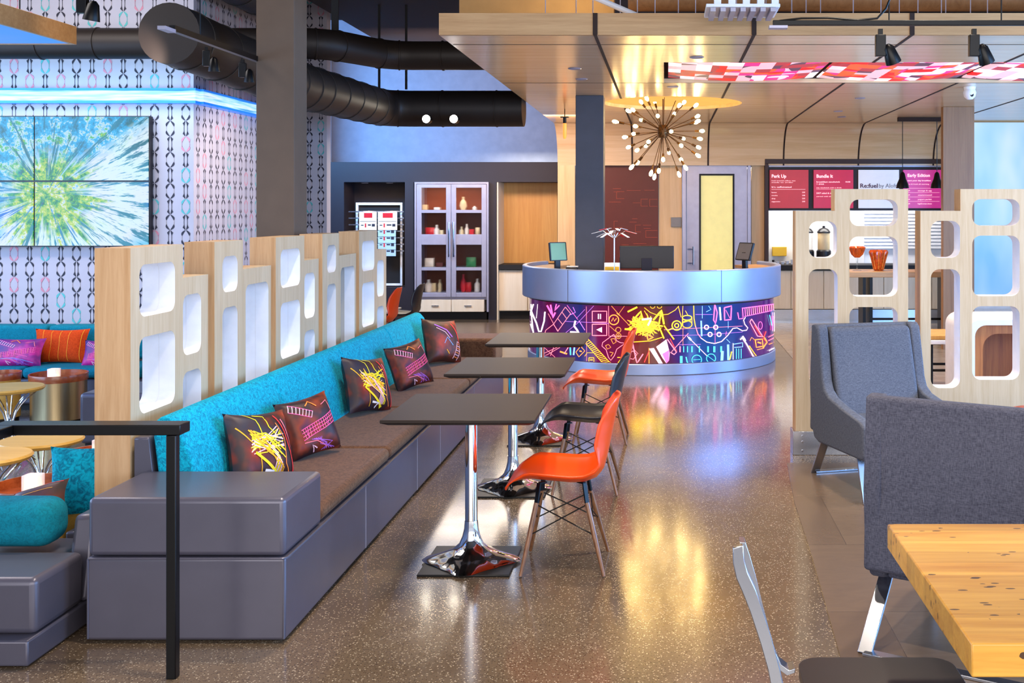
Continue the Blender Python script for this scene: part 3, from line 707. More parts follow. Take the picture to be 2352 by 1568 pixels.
for px, py, w_, h_, kind, mt, lab in items:
    D = 16.6; s = D / F; x = X(px, D); z = {482: 0, }.get(0, 0)
    shelf = min((482, 545, 614, 672), key=lambda q: abs(q - py)) ; z = Z(shelf, 16.42) + .001
    r = w_ * s / 2; h = h_ * s
    if kind == 'box': o = MB().box(x - r, x + r, D - .04, D + .04, z, z + h).build('snack_box', M[mt], bev=.004)
    elif kind == 'bag':
        o = MB().grid(6, 8, lambda u, v: (x + (u - .5) * 2 * r, D - .03 * math.sin(PI * u) * math.sin(PI * min(1, v * 1.05)), z + v * h))
        o.grid(6, 8, lambda u, v: (x + (u - .5) * 2 * r, D + .001 + .03 * math.sin(PI * u) * math.sin(PI * min(1, v * 1.05)), z + v * h)); o = o.build('snack_bag', M[mt])
    elif kind == 'vase': o = MB().lathe([(r*.6, 0), (r, h*.3), (r*.8, h*.6), (r*.3, h*.8), (r*.35, h)], (x, D, z), 14).build('vase', M[mt])
    else: o = MB().lathe([(r*.9, 0), (r, h*.1), (r, h*.6), (r*.4, h*.78), (r*.4, h)], (x, D, z), 14).build('bottle', M[mt])
    tag(o, lab, {'box': 'box', 'bag': 'snack bag', 'vase': 'vase', 'bottle': 'bottle'}[kind], 'goods in the glass cabinet')

# wood alcove with counter
struct(pb(1141, 1280, 418, 606, 17.0, 17.1).build('wall_honey', M['honey']), 'honey wood back panel of the alcove', 'wall')
struct(MB().box(X(1141, 16.4), X(1144, 16.4), 16.41, 17.0, 0, 2.09).build('trim_1', M['cream_wood']), 'pale edge of the alcove', 'trim')
t = thing('alcove_cabinet', 'cream laminate base cabinet in the honey wood alcove', 'cabinet', (X(1200, 16.5), 16.7, 0))
pb(1145, 1279, 620, 714, 16.5, 16.95).build('body', M['cream_wood'], t)
for a, c in ((1146, 1211), (1213, 1278)): pb(a, c, 621, 713, 16.47, 16.499).build('door', M['cream_wood'], t, bev=.003)
pb(1145, 1279, 715, 740, 16.55, 16.95).build('plinth', M['black_matte'], t)
pb(1145, 1280, 608, 619, 16.42, 16.98).build('countertop', M['black_matte'], t)
# ------------------------------------------------------------------ menu boards and kitchen
def text_mesh(body, px, py, D, hpx, mat, parent, name='lettering', bold=0.0, wmax=None):
    """letters standing on a vertical sign facing the camera; px,py = baseline left, hpx = capital height"""
    cu = bpy.data.curves.new(name, 'FONT'); cu.body = body; cu.size = hpx * D / F / .70; cu.extrude = .002; cu.offset = bold * cu.size; cu.resolution_u = 2
    tmp = bpy.data.objects.new(name, cu); COL.objects.link(tmp)
    dg = bpy.context.evaluated_depsgraph_get(); me = bpy.data.meshes.new_from_object(tmp.evaluated_get(dg))
    bpy.data.objects.remove(tmp)
    sx = 1
    if wmax:
        w = max(v.co.x for v in me.vertices); sx = wmax * D / F / w
    off = wloc(parent) if parent else Vector((0,0,0))
    for v in me.vertices:
        x, y, z = v.co; v.co = (X(px, D) + x * sx - off.x, D - z - off.y, Z(py, D) + y - off.z)
    me.materials.clear(); me.materials.append(mat); me.update()
    o = bpy.data.objects.new(name, me); COL.objects.link(o)
    if parent: o.parent = parent
    return o
D0 = 15.98
t = thing('menu_board_frame', 'dark brown frame of the menu wall above the kitchen counter', 'frame', (X(1960, D0), D0, Z(430, D0)))
b = MB()
b.pbox(1757, 2166, 365, 376, 15.86, 16.05); b.pbox(1757, 1765, 376, 612, 15.86, 16.05)
b.build('frame', M['bronze'] if False else plain('dark_brown_frame', '#3a221a', .5), t, bev=.004)
b = MB(); b.pbox(1766, 2165, 379, 383, 15.92, 15.97); b.build('light_rail', M['silver'], t)
pb(1765, 2166, 384, 483, 15.99, 16.06).build('back_board', plain('menu_back_black', '#241a1c', .5), t)
boards = [(1768, 1857, 'red_board', 'red menu screen headed Perk Up'), (1869, 1960, 'crimson_board', 'crimson menu screen headed Bundle It'),
          (1972, 2065, 'white_board', 'white menu screen with plum lettering in the middle of the row'), (2075, 2164, 'mag_board', 'magenta menu screen headed Early Edition')]
for i, (a, c, mt, lab) in enumerate(boards):
    s = thing('menu_screen', lab, 'sign', (X((a + c) / 2, 15.95), 15.95, Z(435, 15.95)), 'menu screens over the kitchen counter')
    MB().pbox(a, c, 390, 478, 15.95, 15.985).build('screen', M[mt], s)
    DD = 15.945
    def T(body, px, py, h, bold=.01, wmax=None, mt='menu_ink'): text_mesh(body, px, py, DD, h, M[mt], s, 'lettering', bold, wmax)
    if i == 0:
        T('Perk Up', 1772, 408, 7.5, .02, 34)
        T('fresh brewed coffees, teas', 1772, 416, 2.2, 0, 55); T('made to order', 1772, 420, 2.2, 0, 50)
        T('It’s caffeinated', 1772, 431, 3.2, .01, 46)
        for k, w in enumerate(('latte', 'mocha', 'drip', 'cappuccino')):
            T(w, 1772, 443 + k*7, 2.6, 0, (12, 14, 9, 20)[k]); T('3.00', 1842, 443 + k*7, 3, 0, 7)
        b = MB().pbox(1772, 1850, 434.5, 435, DD, DD + .004)
    elif i == 1:
        T('Bundle It', 1875, 408, 7.5, .02, 38); T('breakfast sandwich', 1875, 419, 3, .01, 54); T('10.00', 1941, 419, 3, .01, 12); T('+ drink', 1875, 424, 3, .01, 18)
        T('any sandwich with a drink', 1875, 432, 2.2, 0, 58); T('24/7 salad & more', 1875, 445, 3.2, .01, 44); T('served with chips', 1875, 452, 2.2, 0, 40)
        b = MB().pbox(1875, 1935, 434, 434.4, DD, DD + .004)
    elif i == 2:
        T('Re:fuel', 1975, 431, 9.5, .02, 41, 'menu_ink_dark'); T('by Aloft', 2018, 431, 9.5, 0, 42, 'menu_ink_grey'); b = None
    else:
        T('Early Edition', 2084, 406, 7, .02, 52); T('start your day breakfast', 2084, 416, 3, .01, 54); T('hot & fresh all morning', 2084, 424, 2.4, 0, 50)
        for k in range(4): T('2.00', 2084, 439 + k*10, 3, 0, 6); T(('sausage & egg', 'oatmeal', 'yogurt parfait', 'bagel & cream cheese')[k], 2108, 439 + k*10, 2.8, 0, 32)
        b = MB()
        for k in range(4): b.pbox(2084, 2158, 432 + k*10, 432.4 + k*10, DD, DD + .004)
    if b: b.build('rule_line', M['menu_ink'], s)
# kitchen
struct(pb(1766, 1985, 484, 620, 16.62, 16.7).build('wall_kitchen', M['white_wall']), 'white kitchen back wall under the menu screens', 'wall')
b = MB(); b.pbox(1985, 2330, 484, 620, 16.64, 16.7)
for k in range(11): b.pbox(1985, 2330, 486 + k * 8, 491 + k * 8, 16.60, 16.64)
tag(b.build('louvred_shutter', M['white'], bev=.003), 'white louvred shutter behind the kitchen counter', 'shutter')
t = thing('kitchen_counter', 'long cream kitchen base cabinets with black worktop under the menu screens', 'cabinet', (X(1960, 16.2), 16.2, 0))
pb(1768, 2330, 621, 710, 16.05, 16.55).build('body', M['cream_wood'], t)
pb(1766, 2332, 609, 620.5, 15.98, 16.6).build('countertop', M['black_matte'], t)
xs = [1769, 1817, 1856, 1892, 1928, 1975, 2030, 2085, 2140, 2195, 2260, 2329]
for a, c in zip(xs[:-1], xs[1:]):
    pb(a + .6, c - .6, 622, 709, 16.02, 16.049).build('door', M['cream_wood'], t, bev=.003)
pb(1768, 2330, 711, 740, 16.10, 16.5).build('kick_plate', M['leg_steel'], t)
kit = [(1776, 6, 10, 'mug'), (1786, 8, 6, 'bowl'), (1797, 10, 6, 'bowl'), (1808, 9, 8, 'bowl'), (1819, 7, 11, 'mug')]
labs = ['dark mug at the frame end of the kitchen worktop', 'small dish next to the dark mug', 'pale dish in the middle of the worktop clutter', 'wide pale dish beside the clear jar', 'pale mug at the screen end of the worktop clutter']
for (px, w_, h_, k), lab in zip(kit, labs):
    D = 16.25; s = D / F; r = w_ * s / 2; h = h_ * s
    o = MB().lathe([(r*.7, 0), (r, h), (r*.9, h), (r*.6, h*.15), (.001, h*.12)], (X(px, D), D, Z(609, 15.98) + .001), 16).build('kitchen_' + k, M['black_plastic'] if px == 1776 else M['white'])
    tag(o, lab, k)
tag(pb(1774, 1807, 567, 588, 16.55, 16.61).build('wall_sign', M['gold'], bev=.004), 'small yellow framed picture on the white kitchen wall', 'picture')
# drinks urns seen through the oak screen
for i, (px, lab) in enumerate(((1853, 'black and clear drink dispenser half hidden at the cutout edge'), (1892, 'black and clear drink dispenser with tan brew in the cutout'))):
    D = 16.2; u = thing('drink_dispenser', lab, 'dispenser', (X(px, D), D, Z(609, 15.98) + .001), 'drink dispensers on the worktop')
    MB().lathe([(.10, 0), (.11, .02), (.11, .20), (.095, .22)], n=20).build('base', M['black_plastic'], u, world=False)
    MB().lathe([(.088, .221), (.092, .24), (.092, .46), (.088, .47)], n=20).build('tank', M['cream_item'] if i else M['glass'], u, world=False)
    MB().lathe([(.10, .471), (.10, .49), (.07, .53), (.02, .55), (.02, .575), (.001, .58)], n=20).build('lid', M['black_plastic'], u, world=False)
    MB().box(-.015, .015, -.15, -.11, .08, .12).build('tap', M['chrome'], u, world=False)

# high table with two amber glass vases
D = 13.4; zt = Z(624, D)
t = thing('high_table', 'tall oak topped table with slim black legs in front of the kitchen', 'table', (2.9, 13.7, 0))
MB().box(2.18, 3.62, 13.4, 14.0, Z(637, D), zt).build('tabletop', M['fascia'], t, bev=.006)
zb = Z(637, D) - .001
for x in (X(1987, D), X(2003, D), 3.47, 3.54):
    for y in (13.47,):
        MB().box(x - .018, x + .018, y - .018, y + .3, 0, zb).build('leg', M['black'], t)
MB().tube([(X(2003, D) + .02, 13.6, .30), (3.45, 13.6, .30)], .014, 8).build('foot_rail', M['black'], t)
def fluted(t, r, z): return 1 + .07 * math.cos(10 * t)
v = thing('amber_goblet', 'amber ribbed glass bowl on a tall clear stem on the high table', 'vase', (X(1977, D), 13.65, zt + .001), 'amber glass pieces on the high table'); v.scale = (1, 1, .78)
MB().lathe([(.03, .21), (.07, .26), (.09, .33), (.10, .37), (.085, .39), (.08, .385), (.06, .28), (.01, .24)], n=48, sq=fluted).build('bowl', M['amber_glass'], v, world=False)
MB().lathe([(.06, 0), (.055, .008), (.012, .02), (.010, .12), (.012, .209)], n=20).build('stem', M['glass'], v, world=False)
v = thing('amber_vase', 'wide ruffled amber glass vase standing directly on the high table', 'vase', (X(2027, D), 13.65, zt + .001), 'amber glass pieces on the high table')
MB().lathe([(.05, 0), (.06, .01), (.085, .12), (.115, .23), (.10, .26), (.09, .25), (.07, .12), (.04, .03), (.001, .025)], n=48, sq=lambda t, r, z: 1 + (.04 + z * .25) * math.cos(9 * t)).build('body', M['amber_glass'], v, world=False)
b = MB()
for i in range(9):
    a = 2 * PI * (i + .5) / 9; b.tube([((.062 + k*.052) * math.cos(a), (.062 + k*.052) * math.sin(a), .02 + k * .21) for k in (0, .5, 1)], .006, 6)
b.build('ribs', M['amber_lite'], v, world=False)

# stool and tub bench seen through the second oak screen
t = thing('woven_stool', 'low stool with honey woven seat and white edge beyond the oak screen', 'stool', (2.62, 9.9, 0))
MB().box(2.36, 2.9, 9.75, 10.25, .50, .545).build('seat', M['honey'], t, bev=.01)
MB().box(2.35, 2.91, 9.745, 10.255, .46, .499).build('seat_edge', M['white'], t, bev=.006)
for x, y in ((2.40, 9.8), (2.86, 9.8), (2.40, 10.2), (2.86, 10.2)):
    MB().tube([(x, y, 0), (x, y, .459)], .018, 8).build('leg', M['black'], t)
for y in (9.8, 10.2): MB().tube([(2.40, y, .22), (2.86, y, .22)], .012, 8).build('stretcher', M['black'], t)
t = thing('tub_booth', 'white rounded booth with dark wood lining beyond the oak screen', 'seat', (2.95, 8.75, 0))
MB().prism(rrect(2.40, 3.5, .02, .80, .10), 8.6, 9.3, lambda a, b_, d: (a, d, b_), holes=[rrect(2.455, 3.44, .05, .757, .09)]).build('shell', M['white'], t)
MB().prism(rrect(2.456, 3.439, .051, .756, .09), 8.66, 9.28, lambda a, b_, d: (a, d, b_), holes=[rrect(2.535, 3.36, .08, .683, .12)]).build('lining', M['pod_wood'], t)
MB().prism(rrect(2.47, 3.43, .06, .74, .08), 9.281, 9.295, lambda a, b_, d: (a, d, b_)).build('back_panel', M['pod_wood'], t)

# ------------------------------------------------------------------ reception desk
CX, CY, RD = -.163, 12.31, 1.38
t = thing('reception_desk', 'curved reception desk with brushed metal rim and glowing neon print drum', 'desk', (CX, CY, 0))
def cyl(r, th, z): return (CX + r * math.sin(th), CY - r * math.cos(th), z)
def arc_wall(b, r0, r1, z0, z1, a0, a1, n=72, m=0):
    vs = []
    for i in range(n + 1):
        th = a0 + (a1 - a0) * i / n
        vs += [cyl(r0, th, z0), cyl(r1, th, z0), cyl(r1, th, z1), cyl(r0, th, z1)]
    fs = []
    for i in range(n):
        for j in range(4): fs.append((4*i + j, 4*i + (j+1) % 4, 4*(i+1) + (j+1) % 4, 4*(i+1) + j))
    fs += [(0, 1, 2, 3), (4*n, 4*n+3, 4*n+2, 4*n+1)]
    return b.add(vs, fs, m)
A = 2.05
arc_wall(MB(), RD - .05, RD, .12, .70, -A, A).build('drum', M['drum'], t)
arc_wall(MB(), RD - .06, RD + .02, .0, .115, -A, A).build('plinth', M['rim_metal'], t, bev=.006)
b = arc_wall(MB(), 1.40, 1.46, .72, 1.06, -A, A); b.build('rim', M['rim_metal'], t, bev=.012)
b = MB()
for th in (-.62, .52): arc_wall(MB(), 1.4595, 1.4615, .725, 1.055, th, th + .003, 1).build('rim_joint', M['seam'], t)
arc_wall(MB(), 1.10, 1.399, .985, 1.02, -A, A).build('worktop', M['fascia'], t)
arc_wall(MB(), RD - .049, 1.40, .701, .72, -A, A).build('underside', M['black_matte'], t)
# neon linework printed on the drum: strokes measured on the photo, wrapped on the real cylinder
def drum_pt(px, py, lift=.003):
    r = RD + lift; k = (px - VX) / F
    # intersection of the view ray (k*t, t) with the circle
    a = k*k + 1; bb = -2 * (k * CX + CY); c = CX*CX + CY*CY - r*r; disc = max(bb*bb - 4*a*c, 0)
    y = (-bb - math.sqrt(disc)) / (2*a); x = k * y
    if disc == 0: th = PI/2 * (1 if px > 1500 else -1); y = CY
    else: th = math.atan2(x - CX, CY - y)
    return th, Z(py, y)
nb = MB(); art_n = [0]
def put(a, b):
    th, z = drum_pt(a, b); z = max(.122, min(.699, z)); return cyl(RD + .002 + art_n[0] * .00004, th, z)
def S(org, pts, w, col):
    art_n[0] += 1; nb.ribbon([(org + x / 7.35, 690 + y / 7.35) for x, y in pts], w * .85 / 7.35, put, NK.index(col), step=6)
def FILL(org, pts, col):
    art_n[0] += 1; q = [(org + x / 7.35, 690 + y / 7.35) for x, y in pts]
    tr = tessellate_polygon([[Vector((a, b, 0)) for a, b in q]]); nb.add([put(a, b) for a, b in q], [tuple(k) for k in tr], NK.index(col))
def CIR(org, x, y, r, w, col, ry=None): S(org, circ(x, y, r, 22, ry) + [circ(x, y, r, 22, ry)[0]], w, col)
a, B = 1180, 1480
for pts, w in (([(250,60),(300,200),(380,380),(420,520),(460,520),(510,350),(525,190)], 28), ([(330,60),(250,300),(330,540)], 22), ([(290,60),(300,300),(330,560)], 20), ([(255,760),(290,1000)], 10), ([(400,60),(380,300)], 8), ([(460,740),(450,1000)], 12)): S(a, pts, w, 'white')
for pts, w in (([(560,80),(640,230)], 34), ([(620,70),(660,290),(700,200)], 32), ([(770,80),(690,170),(720,60)], 22)): S(a, pts, w, 'pink')
for pts in ([(870,110),(670,400),(540,500),(520,560)], [(960,220),(740,520)], [(870,110),(960,220)], [(810,190),(890,300)], [(740,300),(820,400)], [(670,400),(750,520)]): S(a, pts, 11, 'rose')
for pts, w, c in (([(580,220),(740,520)], 8, 'rose'), ([(900,80),(1080,320)], 9, 'pink'), ([(1225,100),(1230,600),(1230,1050)], 7, 'rose'), ([(1350,90),(1080,380),(880,540)], 7, 'purple'), ([(1200,150),(1060,300)], 7, 'purple'),
    ([(860,350),(1600,385)], 7, 'purple'), ([(1100,340),(1200,500)], 14, 'purple'), ([(1040,340),(1020,430),(1100,540),(950,530)], 36, 'pale'), ([(1000,110),(1040,200),(950,240)], 14, 'purple'),
    ([(490,900),(800,760)], 9, 'rose'), ([(520,940),(900,720)], 9, 'rose'), ([(620,930),(700,720)], 9, 'rose'), ([(500,780),(700,960)], 7, 'rose'), ([(780,860),(900,900)], 30, 'orange'), ([(850,900),(920,790)], 16, 'rose'), ([(950,740),(960,920)], 26, 'teal'), ([(1030,740),(1010,920)], 30, 'blue')): S(a, pts, w, c)
for y0, y1 in ((180, 365), (400, 590)): S(a, [(1325,y0),(1570,y0),(1570,y1),(1325,y1),(1325,y0)], 16, 'rose')
S(a, [(1430,225),(1430,312)], 22, 'pale'); S(a, [(1465,225),(1465,312)], 18, 'pale'); FILL(a, [(1395,492),(1490,448),(1490,540)], 'pale')
CIR(a, 1690, 325, 82, 20, 'orange'); S(a, [(1650,350),(1680,290),(1700,350),(1735,300)], 16, 'orange'); CIR(a, 1765, 495, 44, 10, 'orange'); CIR(a, 1768, 597, 44, 10, 'orange'); CIR(a, 1768, 597, 18, 10, 'orange')
for pts, w, c in (([(1600,90),(1605,600),(1950,602)], 9, 'rose'), ([(1650,90),(1770,230),(1990,460)], 9, 'orange'), ([(1870,90),(1770,230)], 7, 'orange'), ([(1620,430),(1720,520)], 8, 'orange'), ([(1740,210),(1790,250)], 20, 'orange'),
    ([(1690,570),(1500,710),(1490,770),(1560,830),(1600,960),(1640,1010),(1700,930),(1740,820),(1880,720),(1800,710),(1740,680),(1690,570)], 12, 'rose'),
    ([(1640,650),(1700,640),(1730,700),(1680,730),(1640,650)], 10, 'orange'), ([(1550,760),(1600,740),(1640,790),(1580,820),(1550,760)], 10, 'orange'), ([(1620,870),(1680,880),(1640,940)], 12, 'orange'),
    ([(1130,770),(1200,850),(1100,950),(1050,870),(1130,770)], 13, 'orange'), ([(1110,850),(1150,860)], 24, 'orange'), ([(1200,940),(1240,880),(1340,880)], 8, 'gold'),
    ([(1270,965),(1355,965),(1355,1040),(1310,1070),(1270,1040),(1270,965)], 14, 'gold'), ([(1290,1000),(1335,1000)], 20, 'gold'), ([(1750,960),(1820,960),(1760,1070)], 18, 'gold'),
    ([(2000,790),(2100,900)], 8, 'rose'), ([(1950,900),(2010,850),(2080,910),(2020,990),(1970,980)], 12, 'rose')): S(a, pts, w, c)
S(a, [(1210,600),(1670,1095)], 11, 'gold'); S(a, [(1160,660),(1540,1100)], 11, 'gold')
for k in range(17):
    q = k / 17; x, y = 1165 + 385 * q, 665 + 430 * q; S(a, [(x, y), (x + 70 + 45 * q, y - 55 + 45 * q)], 12, 'gold')
# golden starburst
rr = random.Random(11)
for k in range(46):
    a0 = rr.random() * 2 * PI; a1 = a0 + rr.uniform(1.6, 4.2); r0 = rr.uniform(.4, 1); r1 = rr.uniform(.4, 1)
    c0 = (-20 + 340 * r0 * math.cos(a0), 420 + 210 * r0 * math.sin(a0)); c1 = (-20 + 340 * r1 * math.cos(a1), 420 + 210 * r1 * math.sin(a1))
    md = ((c0[0] + c1[0]) / 2 + rr.uniform(-90, 90), (c0[1] + c1[1]) / 2 + rr.uniform(-60, 60))
    S(B, [c0, md, c1], rr.choice((10, 14, 20, 26)), rr.choice(('yellow', 'yellow', 'yellow', 'gold', 'gold', 'orange')))
for pts, w, c in (([(-330,480),(-120,500),(0,470)], 36, 'gold'), ([(-280,190),(-120,110)], 30, 'yellow'), ([(-180,320),(-60,180),(-40,300)], 28, 'yellow'), ([(150,330),(290,165),(330,400)], 34, 'yellow'), ([(290,165),(240,420),(330,640)], 26, 'yellow'),
    ([(-40,320),(120,300),(60,420)], 34, 'white'), ([(330,420),(500,655)], 26, 'gold'), ([(30,560),(150,620),(60,660),(40,560)], 30, 'orange'), ([(-200,700),(100,680),(300,620)], 16, 'gold'),
    ([(0,120),(100,200),(230,250),(400,230),(520,160),(580,90)], 12, 'gold'), ([(570,90),(620,280)], 12, 'gold'), ([(650,90),(640,300)], 10, 'gold'), ([(690,170),(740,260)], 12, 'gold'), ([(0,170),(70,290)], 12, 'gold')): S(B, pts, w, c)
CIR(B, 545, 420, 78, 20, 'yellow'); CIR(B, 545, 420, 34, 18, 'yellow'); CIR(B, 720, 290, 80, 16, 'yellow', 40); CIR(B, 720, 400, 82, 16, 'gold', 60); S(B, [(640,290),(640,420)], 14, 'gold'); S(B, [(800,290),(800,400)], 14, 'gold'); S(B, [(660,370),(780,330)], 12, 'gold'); S(B, [(470,470),(400,500)], 20, 'yellow')
for k in range(6): CIR(B, 140 + k % 2 * 115, 95, 38, 10, 'gold', 35)
S(B, [(830,80),(835,300),(860,440)], 18, 'gold'); S(B, [(860,430),(900,560),(960,640)], 17, 'rose')
S(B, [(950,630),(1050,700),(1180,725),(1300,690),(1400,590),(1490,470),(1560,460),(1650,510),(1720,500),(1740,460),(1690,400),(1670,330),(1700,280)], 16, 'pale')
for pts, w, c in (([(330,490),(1650,430)], 7, 'rose'), ([(450,590),(1000,580),(1650,530)], 7, 'purple'), ([(560,745),(950,738)], 7, 'purple'), ([(860,235),(1150,235)], 8, 'purple'), ([(975,90),(975,300)], 10, 'blue'), ([(955,340),(965,600)], 30, 'blue'),
    ([(1190,380),(1190,720)], 7, 'pink'), ([(1410,350),(1410,470)], 8, 'blue'), ([(1380,520),(1370,590)], 8, 'pink'), ([(650,300),(650,760)], 6, 'orange'),
    ([(1185,60),(1165,330),(1200,385),(1225,200),(1190,80)], 24, 'pink'), ([(1268,110),(1285,330)], 30, 'white'), ([(1345,120),(1350,330),(1455,320),(1465,90),(1345,120)], 24, 'pink'), ([(1370,160),(1440,300)], 10, 'pink'), ([(1570,200),(1590,310),(1660,300),(1650,120)], 18, 'pink'),
    ([(1080,90),(1120,150),(1040,190)], 10, 'blue'), ([(1640,130),(2180,60)], 16, 'pink'), ([(1680,270),(2190,160)], 12, 'pink')): S(B, pts, w, c)
for k in range(15): S(B, [(1690 + k*34, 120 - k*4), (1700 + k*34, 262 - k*7)], 15, 'rose' if k % 3 else 'pink')
for x, y in ((1045,450), (1200,450), (1105,570), (1255,570)): CIR(B, x, y, 34, 20, 'pale')
FILL(B, [(80,810),(160,800),(310,1090),(240,1095)], 'pale'); FILL(B, [(200,780),(370,655),(425,880),(415,1010),(370,1090),(300,960)], 'pale'); FILL(B, [(300,900),(418,830),(415,1010),(370,1090)], 'pink'); FILL(B, [(170,720),(330,620),(200,700)], 'red')
for pts, w, c in (([(-200,700),(-125,1060),(-20,900)], 22, 'rose'), ([(80,800),(80,1100)], 16, 'orange'), ([(80,850),(0,1040)], 16, 'red'), ([(385,650),(540,870),(500,910),(440,870)], 20, 'rose'), ([(430,640),(545,860)], 14, 'red'), ([(460,860),(740,550)], 12, 'rose'),
    ([(-300,760),(-250,520)], 26, 'red'), ([(720,600),(800,680),(1050,930)], 12, 'pale'), ([(745,620),(785,665)], 34, 'white'), ([(1380,650),(1440,710)], 10, 'blue')): S(B, pts, w, c)
for x, w in ((600, 22), (660, 16), (725, 18), (800, 28), (925, 22), (1070, 30), (1175, 40), (1290, 36)): S(B, [(x, 770), (x, 870)], w, 'rose' if x < 610 else 'teal')
S(B, [(620,935),(620,1085)], 50, 'teal'); S(B, [(700,950),(730,1080)], 22, 'teal'); CIR(B, 880, 1000, 82, 14, 'teal'); CIR(B, 1120, 975, 76, 14, 'teal'); S(B, [(820,1000),(940,990)], 8, 'teal'); S(B, [(1060,930),(1180,1020)], 8, 'teal')
S(B, [(1310,850),(1300,1030)], 55, 'blue'); S(B, [(1405,740),(1410,1020)], 44, 'blue'); S(B, [(1465,860),(1430,1020)], 20, 'yellow'); S(B, [(1490,720),(1490,1040)], 14, 'white'); S(B, [(1500,735),(1650,710),(1650,780),(1510,790)], 14, 'blue')
for x in (1545, 1585, 1625): S(B, [(x, 810), (x, 1010)], 13, 'teal')
for pts, w, c in (([(1800,310),(1770,360),(1900,600),(1990,610),(1800,310)], 18, 'rose'), ([(1850,420),(1960,600)], 20, 'red'), ([(1640,620),(1720,740),(1850,980)], 28, 'pale'), ([(1610,660),(1660,600),(1700,680)], 24, 'white'), ([(1760,760),(1880,940),(1840,985)], 16, 'gold'),
    ([(1860,660),(1980,650),(1990,770),(1880,790),(1860,660)], 22, 'orange'), ([(1900,700),(1960,720)], 30, 'orange'), ([(1770,680),(1800,620),(1850,660)], 12, 'orange'), ([(2000,600),(2060,700),(1990,800)], 26, 'orange'), ([(2040,520),(2000,640),(2060,700)], 22, 'red'),
    ([(2080,620),(2200,560)], 12, 'rose'), ([(2080,680),(2200,620)], 12, 'rose'), ([(2090,740),(2190,700)], 12, 'orange'), ([(2100,240),(2140,420)], 16, 'teal'), ([(2160,260),(2150,500)], 20, 'pink'), ([(2180,200),(2180,520)], 12, 'pale'), ([(2090,850),(2180,800)], 14, 'white'), ([(1890,830),(2010,800)], 12, 'orange')): S(B, pts, w, c)
CIR(B, 1945, 420, 34, 11, 'pink', 64)
nb.build('neon_linework', [M['n_' + k] for k in NK], t, smooth=False, fix=False)

# on the desk
def at_desk(th, r, z=1.0205): return cyl(r, th, z)
def screen_thing(name, label, cat, loc, w, h, rz, tilt, mat_front, back=True):
    u = thing(name, label, cat, loc, None, rz)
    zs = .13
    b = MB(); c, s_ = math.cos(tilt), math.sin(tilt)
    def f(a, b_, d): return (a, d * c + b_ * s_, zs + b_ * c - d * s_)
    MB().prism(rrect(-w/2, w/2, 0, h, .01), -.012, .012, f).build('housing', M['black_plastic'], u, world=False, bev=.003)
    MB().prism([(-w/2+.012, .012), (w/2-.012, .012), (w/2-.012, h-.012), (-w/2+.012, h-.012)], -.014, -.0125, f).build('screen', mat_front, u, world=False)
    MB().box(-.03, .03, .013, .05, .012, zs + h*.45).build('neck', M['black_plastic'], u, world=False, bev=.004)
    MB().box(-.11, .11, -.05, .10, 0, .012).build('base', M['black_plastic'], u, world=False, bev=.004)
    return u
# monitor: its back faces the visitor
D = 11.35
u = thing('desk_monitor', 'wide black monitor seen from behind in the middle of the desk', 'monitor', (X(1485, D), D + .12, 1.0205))
w_ = 126 * D / F
MB().box(-w_/2, w_/2, -.012, .012, .03, .27).build('housing', M['black_plastic'], u, world=False, bev=.006)
MB().box(-w_/2+.012, w_/2-.012, .0125, .014, .042, .258).build('screen', M['black_matte'], u, world=False)
MB().box(-.055, .055, -.03, -.0125, .0, .14).build('neck', M['charcoal'], u, world=False, bev=.004)
MB().box(-.12, .12, -.09, .09, -.0003, .01).build('base', M['charcoal'], u, world=False)
pos_green = plain('green_screen_glow', '#6f8f72', .3, emit='#4f9f90', es=.25)
u = screen_thing('touch_screen', 'small upright touch screen with green picture at the alcove end of the desk', 'screen', (X(1283, 11.62), 11.62, 1.0205), .20, .25, .55, .14, pos_green)
u.scale = (1, 1, .80)
u = screen_thing('payment_terminal', 'black payment terminal tilted on its stand at the kitchen end of the desk', 'terminal', (X(1706, 11.5), 11.5, 1.0205), .22, .22, -.9, .30, M['sign_grey'])
u.scale = (1, 1, .88)
u = thing('desk_phone', 'black desk phone with a white paper on it beside the slate column', 'phone', (X(1313, 11.5), 11.5, 1.0205))
MB().box(-.06, .06, -.05, .05, 0, .045).build('body', M['black_plastic'], u, world=False, bev=.01)
MB().box(-.05, .07, -.03, .05, .046, .055).build('paper', M['white_item'], u, world=False)
u = thing('leaflet_box', 'white box with yellow print behind the desk sculpture', 'box', (X(1406, 11.3), 11.3, 1.0205))
MB().box(-.08, .08, -.03, .03, 0, .10).build('body', M['white'], u, world=False, bev=.003)
MB().box(-.074, .074, -.0335, -.0305, .015, .06).build('print', M['gold'], u, world=False)
# white leaf sculpture
D = 11.0
u = thing('leaf_sculpture', 'spiky white and red leaf sculpture on a thin stem on the desk rim', 'ornament', (X(1411, D), 11.0, 1.0205))
MB().lathe([(.035, 0), (.03, .008), (.006, .012)], n=16).build('base', M['chrome'], u, world=False)
MB().tube([(0, 0, .012), (0, 0, .40)], .0055, 8).build('stem', M['chrome'], u, world=False)
rr = random.Random(9)
for k in range(13):
    a0 = 2 * PI * k / 13 + .2; el = (.10, .22, -.02)[k % 3]; L = (.21, .15, .19)[k % 3]
    d_ = Vector((math.cos(a0), math.sin(a0) * .8, 0)); p0 = Vector((0, 0, .36)); p1 = p0 + d_ * L * .55 + Vector((0, 0, .06 + el * .2)); p2 = p0 + d_ * L * 1.1 + Vector((0, 0, el * .3 + .02))
    MB().tube([p0, p1], .0022, 6).build('branch', M['chrome'], u, world=False)
    MB().obox(p1, p2, .034, .003).build('leaf', M['red_item'] if k % 5 == 2 else M['white'], u, world=False)

